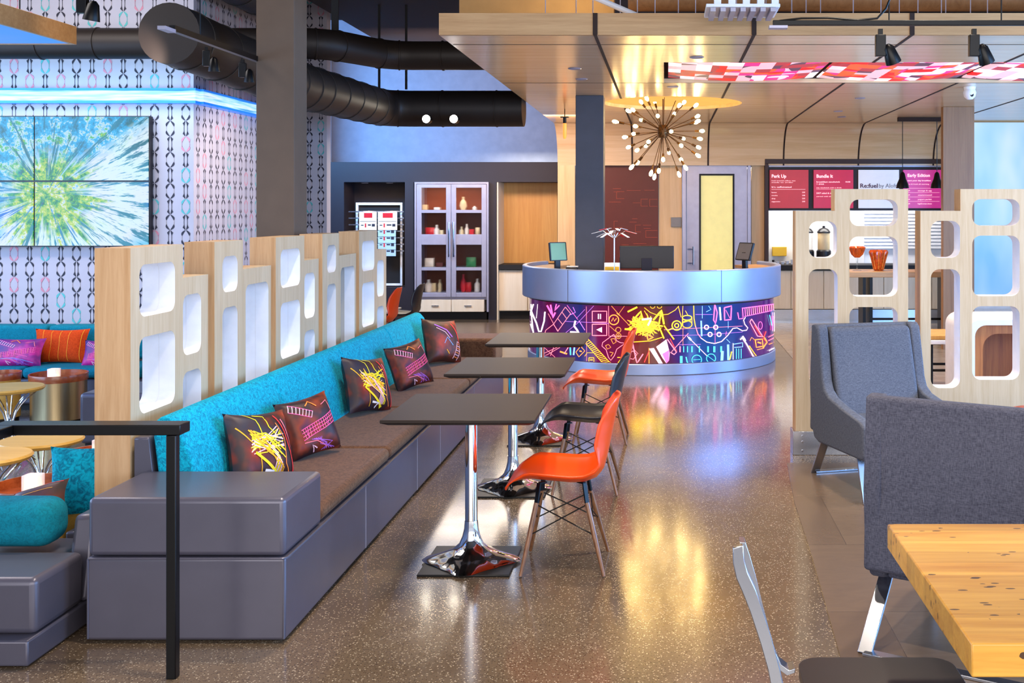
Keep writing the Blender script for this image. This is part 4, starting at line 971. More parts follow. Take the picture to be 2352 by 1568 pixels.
# ------------------------------------------------------------------ chandelier
hub = Vector((X(1523, 12.4), 12.4, Z(302, 12.4)))
t = thing('bulb_chandelier', 'bronze starburst chandelier with dozens of glowing bulbs over the desk', 'chandelier', hub)
b = MB(); b.lathe([(.001, -.075), (.05, -.07), (.062, -.03), (.062, .04), (.045, .075), (.001, .08)], n=20); b.build('hub', M['bronze'], t, world=False)
MB().tube([(0, 0, .08), (0, 0, zc + .30 - hub.z)], .008, 8).build('drop_rod', M['bronze'], t, world=False)
rod = MB(); rod.tube([(0, 0, .05), (0, 0, .43)], .0045, 6); rod.tube([(0, 0, .43), (0, 0, .49)], .013, 8); rod0 = rod.build('rod', M['bronze'], t, world=False)
bulb0 = MB().lathe([(.006, .491), (.012, .50), (.021, .525), (.019, .548), (.010, .562), (.001, .566)], n=12).build('bulb', M['bulb'], t, world=False)
N = 44; dirs = []
for k in range(N):
    z = 1 - 2 * (k + .5) / N; a0 = PI * (3 - 5 ** .5) * k; r = math.sqrt(1 - z*z); dirs.append(Vector((r * math.cos(a0), r * math.sin(a0), z)))
rr = random.Random(2)
for k, d_ in enumerate(dirs):
    if d_.z > .93: continue
    q = d_.to_track_quat('Z', 'Y').to_matrix().to_4x4(); sc = rr.uniform(.78, 1.06)
    for src in (rod0, bulb0):
        o = src if k == 3 else src.copy()
        if k != 3: COL.objects.link(o); o.parent = t
        m_ = q @ Matrix.Diagonal((1, 1, sc, 1)); o.matrix_basis = m_

# ------------------------------------------------------------------ ducts
def duct(name, label, pts, r, mat='duct', ring=.45):
    u = thing(name, label, 'duct', pts[0]); 
    P_ = [Vector(p) for p in pts]; q = [P_[0]]
    for i in range(1, len(P_) - 1):                                 # rounded elbows
        a_, c_, e_ = P_[i-1], P_[i], P_[i+1]; d0 = (c_ - a_).normalized(); d1 = (e_ - c_).normalized(); R_ = min(r * 1.7, (c_-a_).length * .45, (e_-c_).length * .45)
        s0 = c_ - d0 * R_; s1 = c_ + d1 * R_
        for k in range(7): w = k / 6; q.append(s0.lerp(c_, w).lerp(c_.lerp(s1, w), w))
    q.append(P_[-1])
    b = MB().tube(q, r, 28)
    # raised seams
    for i in range(len(q) - 1):
        L = (q[i+1] - q[i]).length
        n = max(1, int(L / ring)); 
        for k in range(n):
            c_ = q[i].lerp(q[i+1], (k + .5) / n if L > ring else 0); d = (q[i+1] - q[i]).normalized()
            if L < ring and i % 3: continue
            b.tube([c_ - d * .008, c_ - d*.006, c_ + d*.006, c_ + d * .008], [r + .001, r + .007, r + .007, r + .001], 28, cap=False)
    b.build('duct_body', M[mat], u, ang=50)
    return u
zA = 2.83
u = duct('air_duct', 'large dark duct with open capped end, running back beside the taupe column then turning', [(X(388, 7.2), 7.2, 2.85), (-3.27, 9.45, 2.775), (-3.22, 12.4, zA), (-1.63, 12.4, zA)], .206)
u = duct('air_duct', 'smaller dark duct crossing in front of the patterned wall and jogging back', [(-7.2, 9.45, 3.125), (-2.98, 9.45, 3.125), (-2.60, 10.2, 3.125), (-1.3, 10.2, 3.125)], .135)
u = duct('air_duct', 'dark duct high up behind the taupe column', [(-4.02, 7.2, 3.79), (-4.02, 11.3, 3.79)], .2)
for x, y, z0, lab in ((X(871, 12.3), 12.3, zA + .21, 'thin hanger rod on the large duct nearer the column'), (X(933, 12.3), 12.3, zA + .21, 'thin hanger rod on the large duct farther from the column'), (X(768, 9.6), 9.62, 3.262, 'thick hanger strap over the smaller duct')):
    w = .012 if 'thick' not in lab else .03
    tag(MB().box(x - w, x + w, y - .01, y + .01, z0, 3.999 if x > -3.98 else CE - .001).build('duct_hanger', M['black_matte']), lab, 'hanger')

# wood framed blue light panel upper left
t = thing('suspended_light_cloud', 'wood edged ceiling panel with blue glowing underside over the lounge', 'light', (-5.8, 5.5, 2.9))
MB().box(-4.41, -4.38, 3.0, 8.04, 2.9, 3.035).build('side_board', M['fascia'], t, bev=.003)
MB().box(-7.4, -4.411, 8.01, 8.04, 2.9, 3.035).build('side_board', M['fascia'], t, bev=.003)
MB().box(-7.4, -4.411, 3.0, 8.009, 2.905, 2.93).build('glow_panel', M['blue_panel'], t)
MB().box(-7.4, -4.411, 3.0, 8.009, 2.94, 3.02).build('back_board', M['black_matte'], t)
for x, y in ((-4.6, 7.7), (-4.6, 3.6), (-7.0, 7.7), (-7.0, 3.6)): MB().tube([(x, y, 3.021), (x, y, CE)], .005, 6).build('hanger_rod', M['black'], t)

# ------------------------------------------------------------------ track lights
def track(label, a, b_, heads, hl, n='track_light'):
    u = thing(n, label, 'light', a)
    MB().obox(a, b_, .035, .035).build('track', M['black'], u)
    return u
def head(loc, label, aim, size=1.0):
    h = thing('spotlight', label, 'light', loc, 'black track spotlights')
    MB().box(-.012*size, .012*size, -.012*size, .012*size, -.05*size, -.0185).build('stem', M['black'], h, world=False)
    MB().box(-.028*size, .028*size, -.02*size, .02*size, -.17*size, -.051*size).build('gear_box', M['black'], h, world=False, bev=.003)
    d_ = Vector(aim).normalized(); q = d_.to_track_quat('Z', 'Y').to_matrix()
    bb = MB().lathe([(.012*size, -.05*size), (.03*size, -.03*size), (.042*size, .04*size), (.045*size, .06*size), (.038*size, .06*size), (.03*size, .03*size), (.001, .03*size)], n=18)
    off = Vector((.055*size, 0, -.15*size)); bb.v = [tuple(q @ Vector(v) + off) for v in bb.v]
    bb.build('lamp_head', M['black'], h, world=False)
    return h
ta = thing('lighting_track', 'black lighting track running back in front of the taupe column', 'light track', (-2.82, 6.8, 2.7))
MB().box(X(388, 6.15) , X(388, 6.15) + .035, 6.15, 7.46, 2.69, 2.725).build('track', M['black'], ta)
MB().box(X(388, 6.15)-.005, X(388, 6.15) + .04, 6.02, 6.149, 2.680, 2.70).build('end_feed', M['silver'], ta)
MB().tube([(-2.8, 6.5, 2.726), (-2.8, 6.5, CE)], .004, 6).build('wire', M['black'], ta)
head((X(388, 6.15) + .017, 6.62, 2.69), 'black spotlight on the first track, nearer its pale end', (0, .1, -1), .8)
head((X(388, 6.15) + .017, 7.18, 2.69), 'black spotlight on the first track next to the taupe column', (0, .1, -1), .8)
head((X(190, 6.6), 6.6, 3.06), 'black spotlight hanging above the blue light panel', (-.2, .1, -1), 1.1)
tag(MB().box(X(190, 6.6) - .3, X(190, 6.6) + .3, 6.58, 6.62, 3.05, 3.085).build('lighting_track', M['black']), 'short black track over the lounge', 'light track')
D = 6.0; tb = thing('lighting_track', 'long black lighting track across the front of the wood canopy', 'light track', (1.4, 6, Z(53, D)))
MB().box(X(1775, D), 3.2, 5.985, 6.015, Z(59, D), Z(47, D)).build('track', M['black'], tb, bev=.003)
MB().box(X(1766, D), X(1808, D), 5.97, 6.03, Z(66, D), Z(60, D)).build('end_feed', M['silver'], tb)
MB().tube([P(1790, 48, D), P(1840, 42, D), P(1900, 41, D), P(1970, 46, D), P(2015, 42, D), P(2035, 20, D), P(2045, -5, D), P(2048, -200, D)], .006, 8).build('cable', M['black'], tb)
for px in (2042, 2300): MB().tube([P(px, 47, D), (X(px, D), D, CE)], .004, 6).build('wire', M['black'], tb)
head((X(2022, D), 6.0, Z(59, D)), 'black spotlight on the canopy track, nearer the chandelier', (.6, .5, -1.4), 1.0)
head((X(2237, D), 6.0, Z(59, D)), 'black spotlight on the canopy track, nearer the window', (.6, .5, -1.4), 1.0)
# bright round spots
for px, lab in ((979, 'bright starry round spot under the duct, nearer the lounge'), (1042, 'bright starry round spot under the duct, nearer the canopy')):
    D = 12.05; c = P(px, 273, D); u = thing('bright_spot', lab, 'light', c, 'pair of bright spots under the duct')
    bb = MB().lathe([(.045, 0), (.05, .02), (.05, .10), (.03, .12)], n=18); bb.v = [(v[0], v[2], v[1]) for v in bb.v]; bb.build('can', M['black'], u, world=False)
    bb = MB().lathe([(.001, 0), (.042, 0), (.044, .003)], n=18); bb.v = [(v[0], v[2] - .004, v[1]) for v in bb.v]; bb.build('lens', M['spot_face'], u, world=False)
    MB().box(-.01, .01, .04, .06, .051, .16 if False else .052).build('bracket', M['black'], u, world=False)
# things above the canopy
rr = random.Random(21)
w0 = None
for k in range(22):
    px = 1262 + k * 50 + rr.uniform(-14, 14)
    if px > 2340: break
    x = X(px, 7.9); lab = 'thin pale hanger wire rising from the canopy top'
    if w0 is None: w0 = tag(MB().tube([(0, 0, 0), (.004, 0, CE - zc - .041)], .004, 5).build('hanger_wire', M['silver'], world=False), lab, 'wire', 'hanger wires above the canopy'); w0.location = (x, 7.9, zc + .041)
    else: o = w0.copy(); COL.objects.link(o); o.location = (x, 7.9 + rr.uniform(-.1, .4), zc + .041)
struct(MB().box(-1.74, -.44, 9.1, 9.3, 3.30, CE).build('wall_bulkhead', M['ochre']), 'ochre bulkhead above the canopy', 'wall')
tag(MB().tube([(-.9, 8.1, 3.42), (.15, 8.1, 2.97)], .022, 10).build('conduit_pipe', M['white']), 'white slanting pipe above the canopy', 'pipe')
for y, z, r in ((8.6, 3.36, .11), (9.3, 3.25, .07)):
    tag(MB().tube([(-.3, y, z), (6, y, z)], r, 14).build('ceiling_pipe', M['brown_wood'] if r > .1 else M['bronze']), 'thick brown pipe above the canopy' if r > .1 else 'slim bronze pipe above the canopy', 'pipe')
t = thing('strip_fixture', 'white slatted fixture hanging just above the canopy', 'light', (X(1705, 7.0), 7.0, 3.05))
D = 7.0; MB().pbox(1622, 1792, 8, 16, D, D + .4).build('frame', M['white'], t, bev=.004)
for k in range(7): MB().pbox(1632 + k * 23, 1644 + k * 23, 17, 26, D, D + .36).build('slat', M['silver'], t)
for k in range(5): MB().tube([P(1640 + k * 33, 2, D + .02), P(1656 + k * 33, 2, D + .02)], .028, 10).build('lamp', M['white'], t)
# canopy undersides: amber sensor lamp, camera, bell pendants
D = 13.2; u = thing('amber_pendant', 'small amber tube lamp hung on a black plate from the canopy', 'light', (X(1297, D), D, zc))
z0 = Z(268, D)
MB().tube([(0, 0, 0), (0, 0, z0 - zc)], .006, 6).build('rod', M['bronze'], u, world=False)
MB().box(-.05, .05, -.03, .03, z0 - zc - .012, z0 - zc).build('plate', M['black'], u, world=False)
MB().lathe([(.02, -.08), (.02, -.013)], (0, 0, z0 - zc), 14).build('socket', M['black'], u, world=False)
MB().lathe([(.012, -.27), (.024, -.24), (.024, -.081)], (0, 0, z0 - zc), 14).build('glass_tube', plain('amber_tube_glow', '#f0813a', .3, emit='#ff8a3a', es=1.2), u, world=False)
D = 10.8; u = thing('security_camera', 'white dome security camera under the canopy', 'camera', (X(2227, D), D, zc))
MB().lathe([(.055, -.03), (.06, -.001)], n=20).build('mount', M['white'], u, world=False)
MB().lathe([(.001, -.13), (.03, -.125), (.055, -.10), (.065, -.06), (.055, -.031)], n=24).build('dome', M['white'], u, world=False)
bb = MB().lathe([(.001, 0), (.018, 0), (.022, .02)], n=14); bb.v = [(v[0] + .008, v[2] - .058, v[1] - .085) for v in bb.v]; bb.build('lens', M['black'], u, world=False)
D = 14.4
tag(MB().box(X(2062, D), X(2200, D), D - .03, D + .03, zc - .055, zc - .001).build('pendant_rail', M['seam']), 'slim dark rail on the canopy holding the bell pendants', 'rail')
for px, lab in ((2073, 'black bell pendant over the white menu screen'), (2152, 'black bell pendant beside the brown column')):
    u = thing('bell_pendant', lab, 'light', (X(px, D), D, zc - .056), 'bell pendants at the menu wall')
    zz = Z(395, D) - (zc - .056)
    MB().tube([(0, 0, 0), (0, 0, zz)], .005, 6).build('cord', M['black'], u, world=False)
    MB().lathe([(.014, 0), (.03, -.02), (.045, -.09), (.075, -.16), (.085, -.215), (.078, -.215), (.04, -.09), (.01, -.02)], (0, 0, zz), 24).build('shade', M['black'], u, world=False)
# ------------------------------------------------------------------ oak divider screens
def yz(a, b_, d): return (d, a, b_)
XR, TH = -2.30, .153
HA = [((.077, .42, 1.206, 1.436), .05), ((.077, .42, .78, 1.116), .05), ((.503, .705, .979, 1.268), .05), ((.503, .705, .45, .899), .05)]
HB = [((.097, .295, 1.245, 1.433), .05), ((.097, .295, .5, 1.165), .05), ((.405, .745, .5, 1.264), .05)]
dl = ['oak divider screen with rounded cutouts, standing first beside the leather arm block', 'oak divider screen second from the leather arm block', 'middle oak divider screen of the five behind the banquette',
      'oak divider screen with narrow cutouts greyed for shade, fourth from the leather arm block', 'oak divider screen farthest back, before the brochure rack']
for i in range(5):
    y0 = 4.647 + .865 * i; sp = .50 if i % 2 == 0 else .366; hs = HA if i % 2 == 0 else HB
    t = thing('divider_screen', dl[i], 'divider', (XR - TH/2, y0 + .39, 0), 'oak divider screens behind the banquette')
    holes = [rrect(y0 + a, y0 + c, d, e, r) for (a, c, d, e), r in hs]
    o = [(y0, .0), (y0 + .785, .0), (y0 + .785, 1.353), (y0 + sp, 1.353), (y0 + sp, 1.512), (y0, 1.512)]
    MB().prism(o, XR - .075, XR, yz, holes=holes, m=0, mhole=1).build('face_board', [M['oak'], M['white']], t, bev=0)
    MB().prism(o, XR - TH, XR - .0755, yz, holes=holes, m=0, mside=1, mhole=2).build('back_board', [M['oak'], M['oak_warm'], M['lining_shade'] if i == 3 else M['white']], t)
    MB().prism([(y0 - .004, .0), (y0 - .0005, .0), (y0 - .0005, 1.5125), (y0 - .004, 1.5125)], XR - TH, XR - .0005, yz).build('edge_veneer', M['oak_warm'], t)
    if True:
        MB().prism([(y0 + sp + .0, 1.3535), (y0 + sp + .0035, 1.3535), (y0 + sp + .0035, 1.5125), (y0 + sp, 1.5125)], XR - TH, XR - .0005, yz).build('edge_veneer', M['oak_warm'], t)

D = 7.39; k = D / F; th = .155
def fx(a, b_, d): return (a, d, b_)
def scr(px0, name, label, holes, split, x1=None):
    x0 = X(px0, D); x1 = x0 + .767 if x1 is None else x1; xs = X(split, D)
    t = thing('divider_screen', label, 'divider', ((x0 + x1)/2, D + th/2, 0), 'oak screens at the lounge chairs')
    zb = Z(990, D)
    hl = [rrect(X(a, D), X(c, D), Z(e, D), Z(d_, D), .06) for a, c, d_, e in holes]
    o = [(x0, zb), (x1, zb), (x1, Z(434, D)), (xs, Z(434, D)), (xs, Z(484, D)), (x0, Z(484, D))]
    MB().prism(o, D, D + .02, fx, holes=hl, m=0, mhole=1).build('face_board', [M['oak'], M['white']], t)
    MB().prism(o, D + .0205, D + th, fx, holes=hl, m=0, mside=0, mhole=1).build('core_board', [M['oak'], M['white']], t)
    MB().prism([(x0 - .004, zb), (x0 - .0005, zb), (x0 - .0005, Z(484, D)), (x0 - .004, Z(484, D))], D, D + th, fx).build('edge_veneer', M['oak_warm'], t)
    MB().prism([(xs - .004, Z(484, D)+.001), (xs - .0005, Z(484, D)+.001), (xs - .0005, Z(434, D)), (xs - .004, Z(434, D))], D, D + th, fx).build('edge_veneer', M['oak_warm'], t)
    bp = MB().box(x0 - .02, x1, D - .004, D + th + .004, .0, zb - .001).build('base_plate', M['leg_steel'], t, bev=.003)
    b = MB()
    for z in (.03, .09, .13):
        for x in (x0 + .045, x1 - .05): b.tube([(x, D - .0045, z), (x, D - .009, z)], .008, 8)
    b.build('screw', M['chrome'], t)
    return t
scr(1828, 'a', 'tall oak screen with rounded cutouts directly behind the grey lounge chair', [(1858, 1922, 508, 592), (1857, 1924, 618, 880), (1952, 2062, 458, 519), (1951, 2062, 543, 681), (1951, 2062, 705, 872)], 1918)
scr(2115, 'b', 'tall oak screen with rounded cutouts nearer the blue window', [(2138, 2205, 507, 592), (2138, 2205, 618, 891), (2233, 2342, 457, 518), (2233, 2342, 541, 680), (2233, 2342, 703, 872)], 2207)

# ------------------------------------------------------------------ banquette
t = thing('leather_banquette', 'long banquette with pewter leather base, brown suede seat and teal backrest', 'sofa', (-1.86, 7, 0))
XL, XF = -2.245, -1.473
MB().box(XL, XF, 4.183, 9.80, .012, .331).build('base', M['leather'], t, bev=.012, seg=3)
MB().box(XL + .03, XF - .03, 4.22, 9.77, 0, .0115).build('plinth', M['black_matte'], t)
MB().box(XL + .004, XF - .004, 4.19, 4.64, .334, .56).build('arm_block', M['leather'], t, bev=.02, seg=3)
MB().box(XL + .004, XF - .004, 9.36, 9.79, .334, .56).build('arm_block', M['suede'], t, bev=.03, seg=4)
cuts = [4.645, 5.80, 6.98, 8.16, 9.355]
for a, c in zip(cuts[:-1], cuts[1:]):
    MB().box(-2.04, XF - .006, a + .003, c - .003, .333, .405).build('seat_cushion', M['suede'], t, bev=.03, seg=4)
    pr = [(-1.985, .38), (-2.035, .60), (-2.09, .745), (-2.125, .785), (-2.17, .79), (-2.20, .765), (-2.205, .70), (-2.16, .34)]
    MB().prism(pr, a + .004, c - .004, lambda p, q, d: (p, d, q)).build('backrest', M['teal'], t, bev=.045, seg=5)
MB().prism([(-2.18, .334), (-2.222, .70), (-2.285, .70), (-2.285, .334)], 4.645, 9.355, lambda p, q, d: (p, d, q)).build('back_frame', M['leather'], t, bev=.008)
b = MB()
for y in (5.3, 6.4, 7.05, 8.3): b.box(XF + .0003, XF + .003, y, y + .004, .02, .325)
b.build('piping', M['silver'], t)
b = MB(); b.tube([(XL + .012, 4.181, .329), (XF - .010, 4.181, .329), (XF + .002, 4.20, .329), (XF + .002, 9.78, .329)], .004, 6); b.tube([(XF - .004, 4.181, .02), (XF - .004, 4.181, .326)], .0035, 6); b.tube([(XL + .01, 4.181, .02), (XL + .01, 4.181, .326)], .0035, 6)
b.build('piping', M['leather'], t)

# ------------------------------------------------------------------ printed pillows
def pillow(name, label, center, yaw, tilt, size, ground, strokes, group=None, th_=.075, roll=0, inks='p_', wfac=1.0, cat='cushion'):
    u = thing(name, label, cat, (center[0], center[1], center[2]), group)
    Rm = Matrix.Rotation(yaw, 3, 'Z') @ Matrix.Rotation(tilt, 3, 'X') @ Matrix.Rotation(roll, 3, 'Y')
    hw = size / 2 * wfac; hh = size / 2
    def pt(a, b_, side, lift=0):
        a = max(-1, min(1, a)); b_ = max(-1, min(1, b_))
        px = a * (1 - .10 * (1 - b_*b_) ) ; pz = b_ * (1 - .10 * (1 - a*a))
        d = th_ * ((1 - a**4) * (1 - b_**4)) ** .55 * (1 + .08 * math.sin(3*a + 2*b_))
        v = Rm @ Vector((px * hw, side * (d + lift), pz * hh)); return v
    b = MB()
    b.grid(18, 18, lambda p, q: pt(p*2-1, q*2-1, -1), 0); b.grid(18, 18, lambda p, q: pt(p*2-1, q*2-1, 1), 0)
    for i, (pts, w, c) in enumerate(strokes):
        b.ribbon(pts, w * .62, lambda a, e: pt(a, e, -1, .0018 + i * .00006), 1 + NK.index(c), step=.12)
    b.build('cover', [ground] + [M[inks + k] for k in NK], u, world=False, fix=False, smooth=True, ang=60)
    return u
def art_a(seed):
    r = random.Random(seed); s = []
    s += [([(-.9, .55), (-.6, .15), (-.35, -.1), (-.3, -.9)], .05, 'gold'), ([(-.55, .95), (-.3, .75), (-.2, .3), (-.6, -.15)], .045, 'yellow'), ([(-.3, .9), (0, .85), (.05, .5), (.3, .2)], .05, 'yellow')]
    for k in range(24): s.append(([(-.55 + r.uniform(-.1, .1), -.25 + k*.032 + r.uniform(-.1, .1)), (-.1, .05 + r.uniform(-.3, .3)), (.35 + r.uniform(-.1, .2), .5 - k * .05)], r.choice((.04, .05, .07)), r.choice(('yellow', 'yellow', 'gold', 'pale'))))
    for k in range(7): s.append(([(-.1 + k*.06, .1 - k*.1), (.25 + k*.03, -.3 - k*.07), (.1 + k * .05, -.85)], .045, r.choice(('yellow', 'pale', 'gold'))))
    s += [([(-.5, -.2), (-.1, -.55), (.3, -.95)], .13, 'yellow'), ([(.35, .85), (.6, .3), (.75, -.3), (.8, -.9)], .07, 'red'), ([(.55, .7), (.8, .1), (.92, -.6)], .07, 'rose'), ([(.3, .6), (.55, .1), (.5, -.6), (.65, -.9)], .045, 'orange'), ([(-.2, -.75), (.1, -.8), (0, -.95)], .12, 'white')]
    return s
def art_b(seed):
    r = random.Random(seed); s = [([(-.8, .6), (-.1, .25)], .04, 'pink'), ([(-.7, .85), (0, .45)], .04, 'pink')]
    for k in range(8): s.append(([(-.8 + k*.1, .6 - k*.05), (-.7 + k*.1, .85 - k*.055)], .04, 'pale'))
    for q in (0, .12, .24, .36): s.append(([(-.6, -.1 - q), (-.2, 0 - q), (.3, .12 - q), (.85, .3 - q)], .045, 'pink'))
    for k in range(15): s.append(([(-.55 + k*.095, -.08 + k*.025), (-.52 + k*.095 + r.uniform(-.05, .05), -.46 + k*.027)], .035, 'pink' if k % 3 else 'rose'))
    for k in range(6): s.append(([(-.3 + k*.08, -.5), (.2 + r.uniform(-.2, .3), -.75), (.1 + k*.1, -.95)], .035, 'purple'))
    s += [([(-.6, -.55), (-.1, -.6), (.3, -.9)], .05, 'rose'), ([(.4, .6), (.7, .7), (.8, .35)], .045, 'rose'), ([(-.2, .7), (0, .85), (.2, .6)], .06, 'orange'), ([(-.1, -.85), (-.3, -.7), (-.2, -.95)], .06, 'pale')]
    return s
def art_c():
    s = [([(-.6, .7), (0, .45), (.3, .1)], .10, 'purple'), ([(-.55, .55), (-.1, .35), (.15, .05)], .05, 'pale'), ([(-.2, -.2), (0, .1), (.3, -.3)], .05, 'blue'), ([(-.1, -.5), (.05, -.7)], .07, 'gold'), ([(.3, -.9), (.6, -.1)], .05, 'pale'), ([(.55, -.95), (.85, -.15)], .05, 'pale'), ([(.4, .8), (.7, .3), (.9, -.5)], .12, 'red')]
    for k in range(8): s.append(([(.33 + k*.035, -.82 + k*.1), (.58 + k*.035, -.87 + k*.1)], .04, 'pale' if k % 2 else 'orange'))
    return s
RT = math.radians
G = 'printed pillows on the banquette'
pillow('throw_pillow', 'dark pillow with yellow scribble print nearest the leather arm block', (-1.905, 5.06, .565), RT(62), RT(-20), .345, M['pg_a'], art_a(1), G, roll=RT(6))
pillow('throw_pillow', 'rust pillow with pink grid print beside the nearest yellow one', (-1.855, 5.60, .555), RT(52), RT(-20), .315, M['pg_b'], art_b(2), G, roll=RT(-6))
pillow('throw_pillow', 'dark pillow with yellow scribble print in the middle of the banquette', (-1.885, 6.80, .575), RT(64), RT(-20), .36, M['pg_a'], art_a(5), G, roll=RT(8))
pillow('throw_pillow', 'rust pillow with pink grid print beside the fourth backrest section', (-1.835, 7.72, .565), RT(52), RT(-20), .335, M['pg_b'], art_b(6), G, roll=RT(-8))
pillow('throw_pillow', 'brown pillow with purple ladder print at the far end of the banquette', (-1.86, 8.95, .585), RT(58), RT(-20), .38, M['pg_c'], art_c(), G, roll=RT(8))

# ------------------------------------------------------------------ cafe tables
def cafe_table(label, c):
    u = thing('cafe_table', label, 'table', c, 'square cafe tables along the banquette')
    MB().box(-.345, .345, -.35, .35, .727, .742).build('tabletop', M['table_top'], u, world=False, bev=.003)
    MB().prism([(-.34, -.345), (.34, -.345), (.34, .345), (-.34, .345)], .7265, .715, lambda a, b_, d: (a * (1 if d > .72 else .93), b_ * (1 if d > .72 else .93), d)).build('underside_edge', M['table_edge'], u, world=False)
    MB().box(-.212, .212, -.215, .215, 0, .010).build('base_plate', M['black'], u, world=False, bev=.003)
    def lob(t_, r, z): 
        q = min(1, max(0, (r - .04) / .12)); return 1 + q * .28 * math.cos(2 * t_) ** 4 * 1 - q * .10
    MB().lathe([(.20, .011), (.185, .022), (.13, .042), (.085, .062), (.056, .09), (.042, .125), (.034, .16), (.031, .20)], n=64, sq=lob).build('flared_foot', M['chrome'], u, world=False)
    MB().lathe([(.0295, .201), (.0295, .70)], n=32).build('pole', M['chrome'], u, world=False)
    MB().lathe([(.03, .7005), (.12, .706), (.12, .7145)], n=24).build('mount_plate', M['black'], u, world=False)
    return u
t1 = cafe_table('square dark brown cafe table nearest the leather arm block', (-.928, 5.155, 0))
dup(t1, (-.920, 6.50, 0), None, 'square dark brown cafe table in the middle of the row')
dup(t1, (-.915, 7.87, 0), None, 'square dark brown cafe table closest to the reception desk')

# ------------------------------------------------------------------ shell chairs
PR = [(-.262, .388, .150), (-.262, .402, .165), (-.235, .418, .185), (-.16, .424, .205), (-.06, .416, .220), (.04, .408, .226), (.10, .412, .226), (.150, .432, .224), (.182, .47, .218), (.198, .53, .210), (.212, .60, .205), (.228, .68, .195), (.243, .745, .175), (.252, .785, .145), (.258, .806, .095)]
def shell_chair(label, c, mat, group, rz=0):
    u = thing('shell_chair', label, 'chair', c, group, rz)
    def f(p, q):
        s = q * (len(PR) - 1); i = min(int(s), len(PR) - 2); w = s - i
        x, z, hw = [PR[i][k] * (1 - w) + PR[i+1][k] * w for k in range(3)]
        e = p * 2 - 1; k = abs(e) ** 2.6
        bk = max(0, min(1, (z - .44) / .16)) if i > 5 else 0
        up = .058 * (1 - bk) * min(1, max(0, (x + .26) / .10)); fw = .065 * bk * (1 - max(0, (z - .70) / .16))
        return (x - fw * k, e * hw, z + up * k)
    MB().grid(20, 40, f).build('shell', mat, u, world=False, solid=.007, ang=80)
    for sx in (-1, 1):
        for sy in (-1, 1):
            tp = (sx * .115 - (.02 if sx > 0 else 0), sy * .10, .372); ft = (sx * .19, sy * .185, 0)
            a_ = Vector(tp); b_ = Vector(ft); m_ = a_.lerp(b_, .14)
            MB().tube([m_, a_.lerp(b_, .5), b_ + Vector((0, 0, .004))], [.0115, .0125, .008], 12).build('leg', M['walnut'], u, world=False)
            bb = MB(); bb.obox(a_ + Vector((0, 0, .035)), m_, .022, .008); bb.obox(a_ + Vector((0, 0, .037)), a_ + Vector((-sx*.03, -sy*.02, .037)), .02, .006)
            bb.build('bracket', M['black'], u, world=False)
    bb = MB()
    def lp(sx, sy, k): 
        a_ = Vector((sx * .115 - (.02 if sx > 0 else 0), sy * .10, .372)); return a_.lerp(Vector((sx * .19, sy * .185, 0)), k)
    for (s0, s1) in (((-1,-1),(1,-1)), ((-1,1),(1,1)), ((-1,-1),(-1,1)), ((1,-1),(1,1))):
        for ka, kb in ((.16, .52), (.52, .16)):
            bb.tube([lp(*s0, ka), lp(*s1, kb)], .0032, 6)
    bb.build('wire_brace', M['black'], u, world=False)
    return u
G = 'shell chairs at the cafe tables'
shell_chair('orange shell chair with walnut legs, nearest of the row by the cafe tables', (-.475, 5.125, 0), M['orange_shell'], G)
shell_chair('black shell chair between the two orange ones at the cafe tables', (-.478, 6.52, 0), M['black_shell'], G)
shell_chair('orange shell chair closest to the reception desk', (-.475, 7.90, 0), M['orange_shell'], G)
G = 'shell chairs behind the divider'
shell_chair('orange shell chair behind the end of the oak divider', (-3.22, 12.1, 0), M['orange_shell'], G)
shell_chair('black shell chair by the glass cabinet behind the divider', (-3.10, 12.7, 0), M['black_shell'], G)
u = thing('small_table', 'small pale topped table between the chairs behind the divider', 'table', (-3.55, 12.5, 0))
MB().box(-.28, .42, -.3, .3, .50, .52).build('tabletop', M['white'], u, world=False, bev=.004)
MB().lathe([(.03, .01), (.03, .499)], n=16).build('pole', M['chrome'], u, world=False); MB().lathe([(.22, 0), (.2, .009)], n=24).build('base_plate', M['black'], u, world=False)

# ------------------------------------------------------------------ black railing
t = thing('black_railing', 'black square bar railing standing before the leather arm block', 'railing', (-2.0, 3.88, 0))
MB().box(-2.41, -1.735, 3.862, 3.945, .872, .909).build('top_bar', M['black'], t, bev=.003)
MB().box(-1.787, -1.752, 3.864, 3.899, 0, .8715).build('post', M['black'], t, bev=.003)
MB().box(-2.41, -2.33, 1.0, 3.861, .872, .909).build('side_bar', M['black'], t, bev=.003)
MB().box(-2.388, -2.353, 1.0, 1.035, 0, .8715).build('post', M['black'], t, bev=.003)

# ------------------------------------------------------------------ lounge beyond the divider
t = thing('teal_bench_sofa', 'long teal bench sofa with blue leather base under the video wall', 'sofa', (-5.6, 9.4, 0))
MB().box(-7.5, -4.35, 9.02, 9.66, .05, .27).build('base', M['leather'], t, bev=.02)
MB().box(-7.45, -4.4, 9.06, 9.62, 0, .049).build('plinth', M['black_matte'], t)
for a, c in ((-7.48, -6.2), (-6.195, -5.36), (-5.355, -4.36)):
    MB().box(a, c, 8.98, 9.45, .272, .36).build('seat_cushion', M['teal_flat'], t, bev=.035, seg=4)
for a, c in ((-7.48, -6.6), (-6.59, -5.42), (-5.41, -4.36)):
    MB().box(a, c, 9.47, 9.66, .365, .66).build('backrest', M['teal_flat'], t, bev=.03, seg=4)
pillow('bolster_cushion', 'orange cushion with thin pale stripes on the teal bench sofa', (X(135, 9.3), 9.33, .50), 0, RT(-14), .30, M['orange_fab'],
       [([(q, -.95), (q + .03, 0), (q, .95)], .022, 'gold') for q in (-.62, -.28, .06, .40, .85)], None, .06, wfac=1.58)
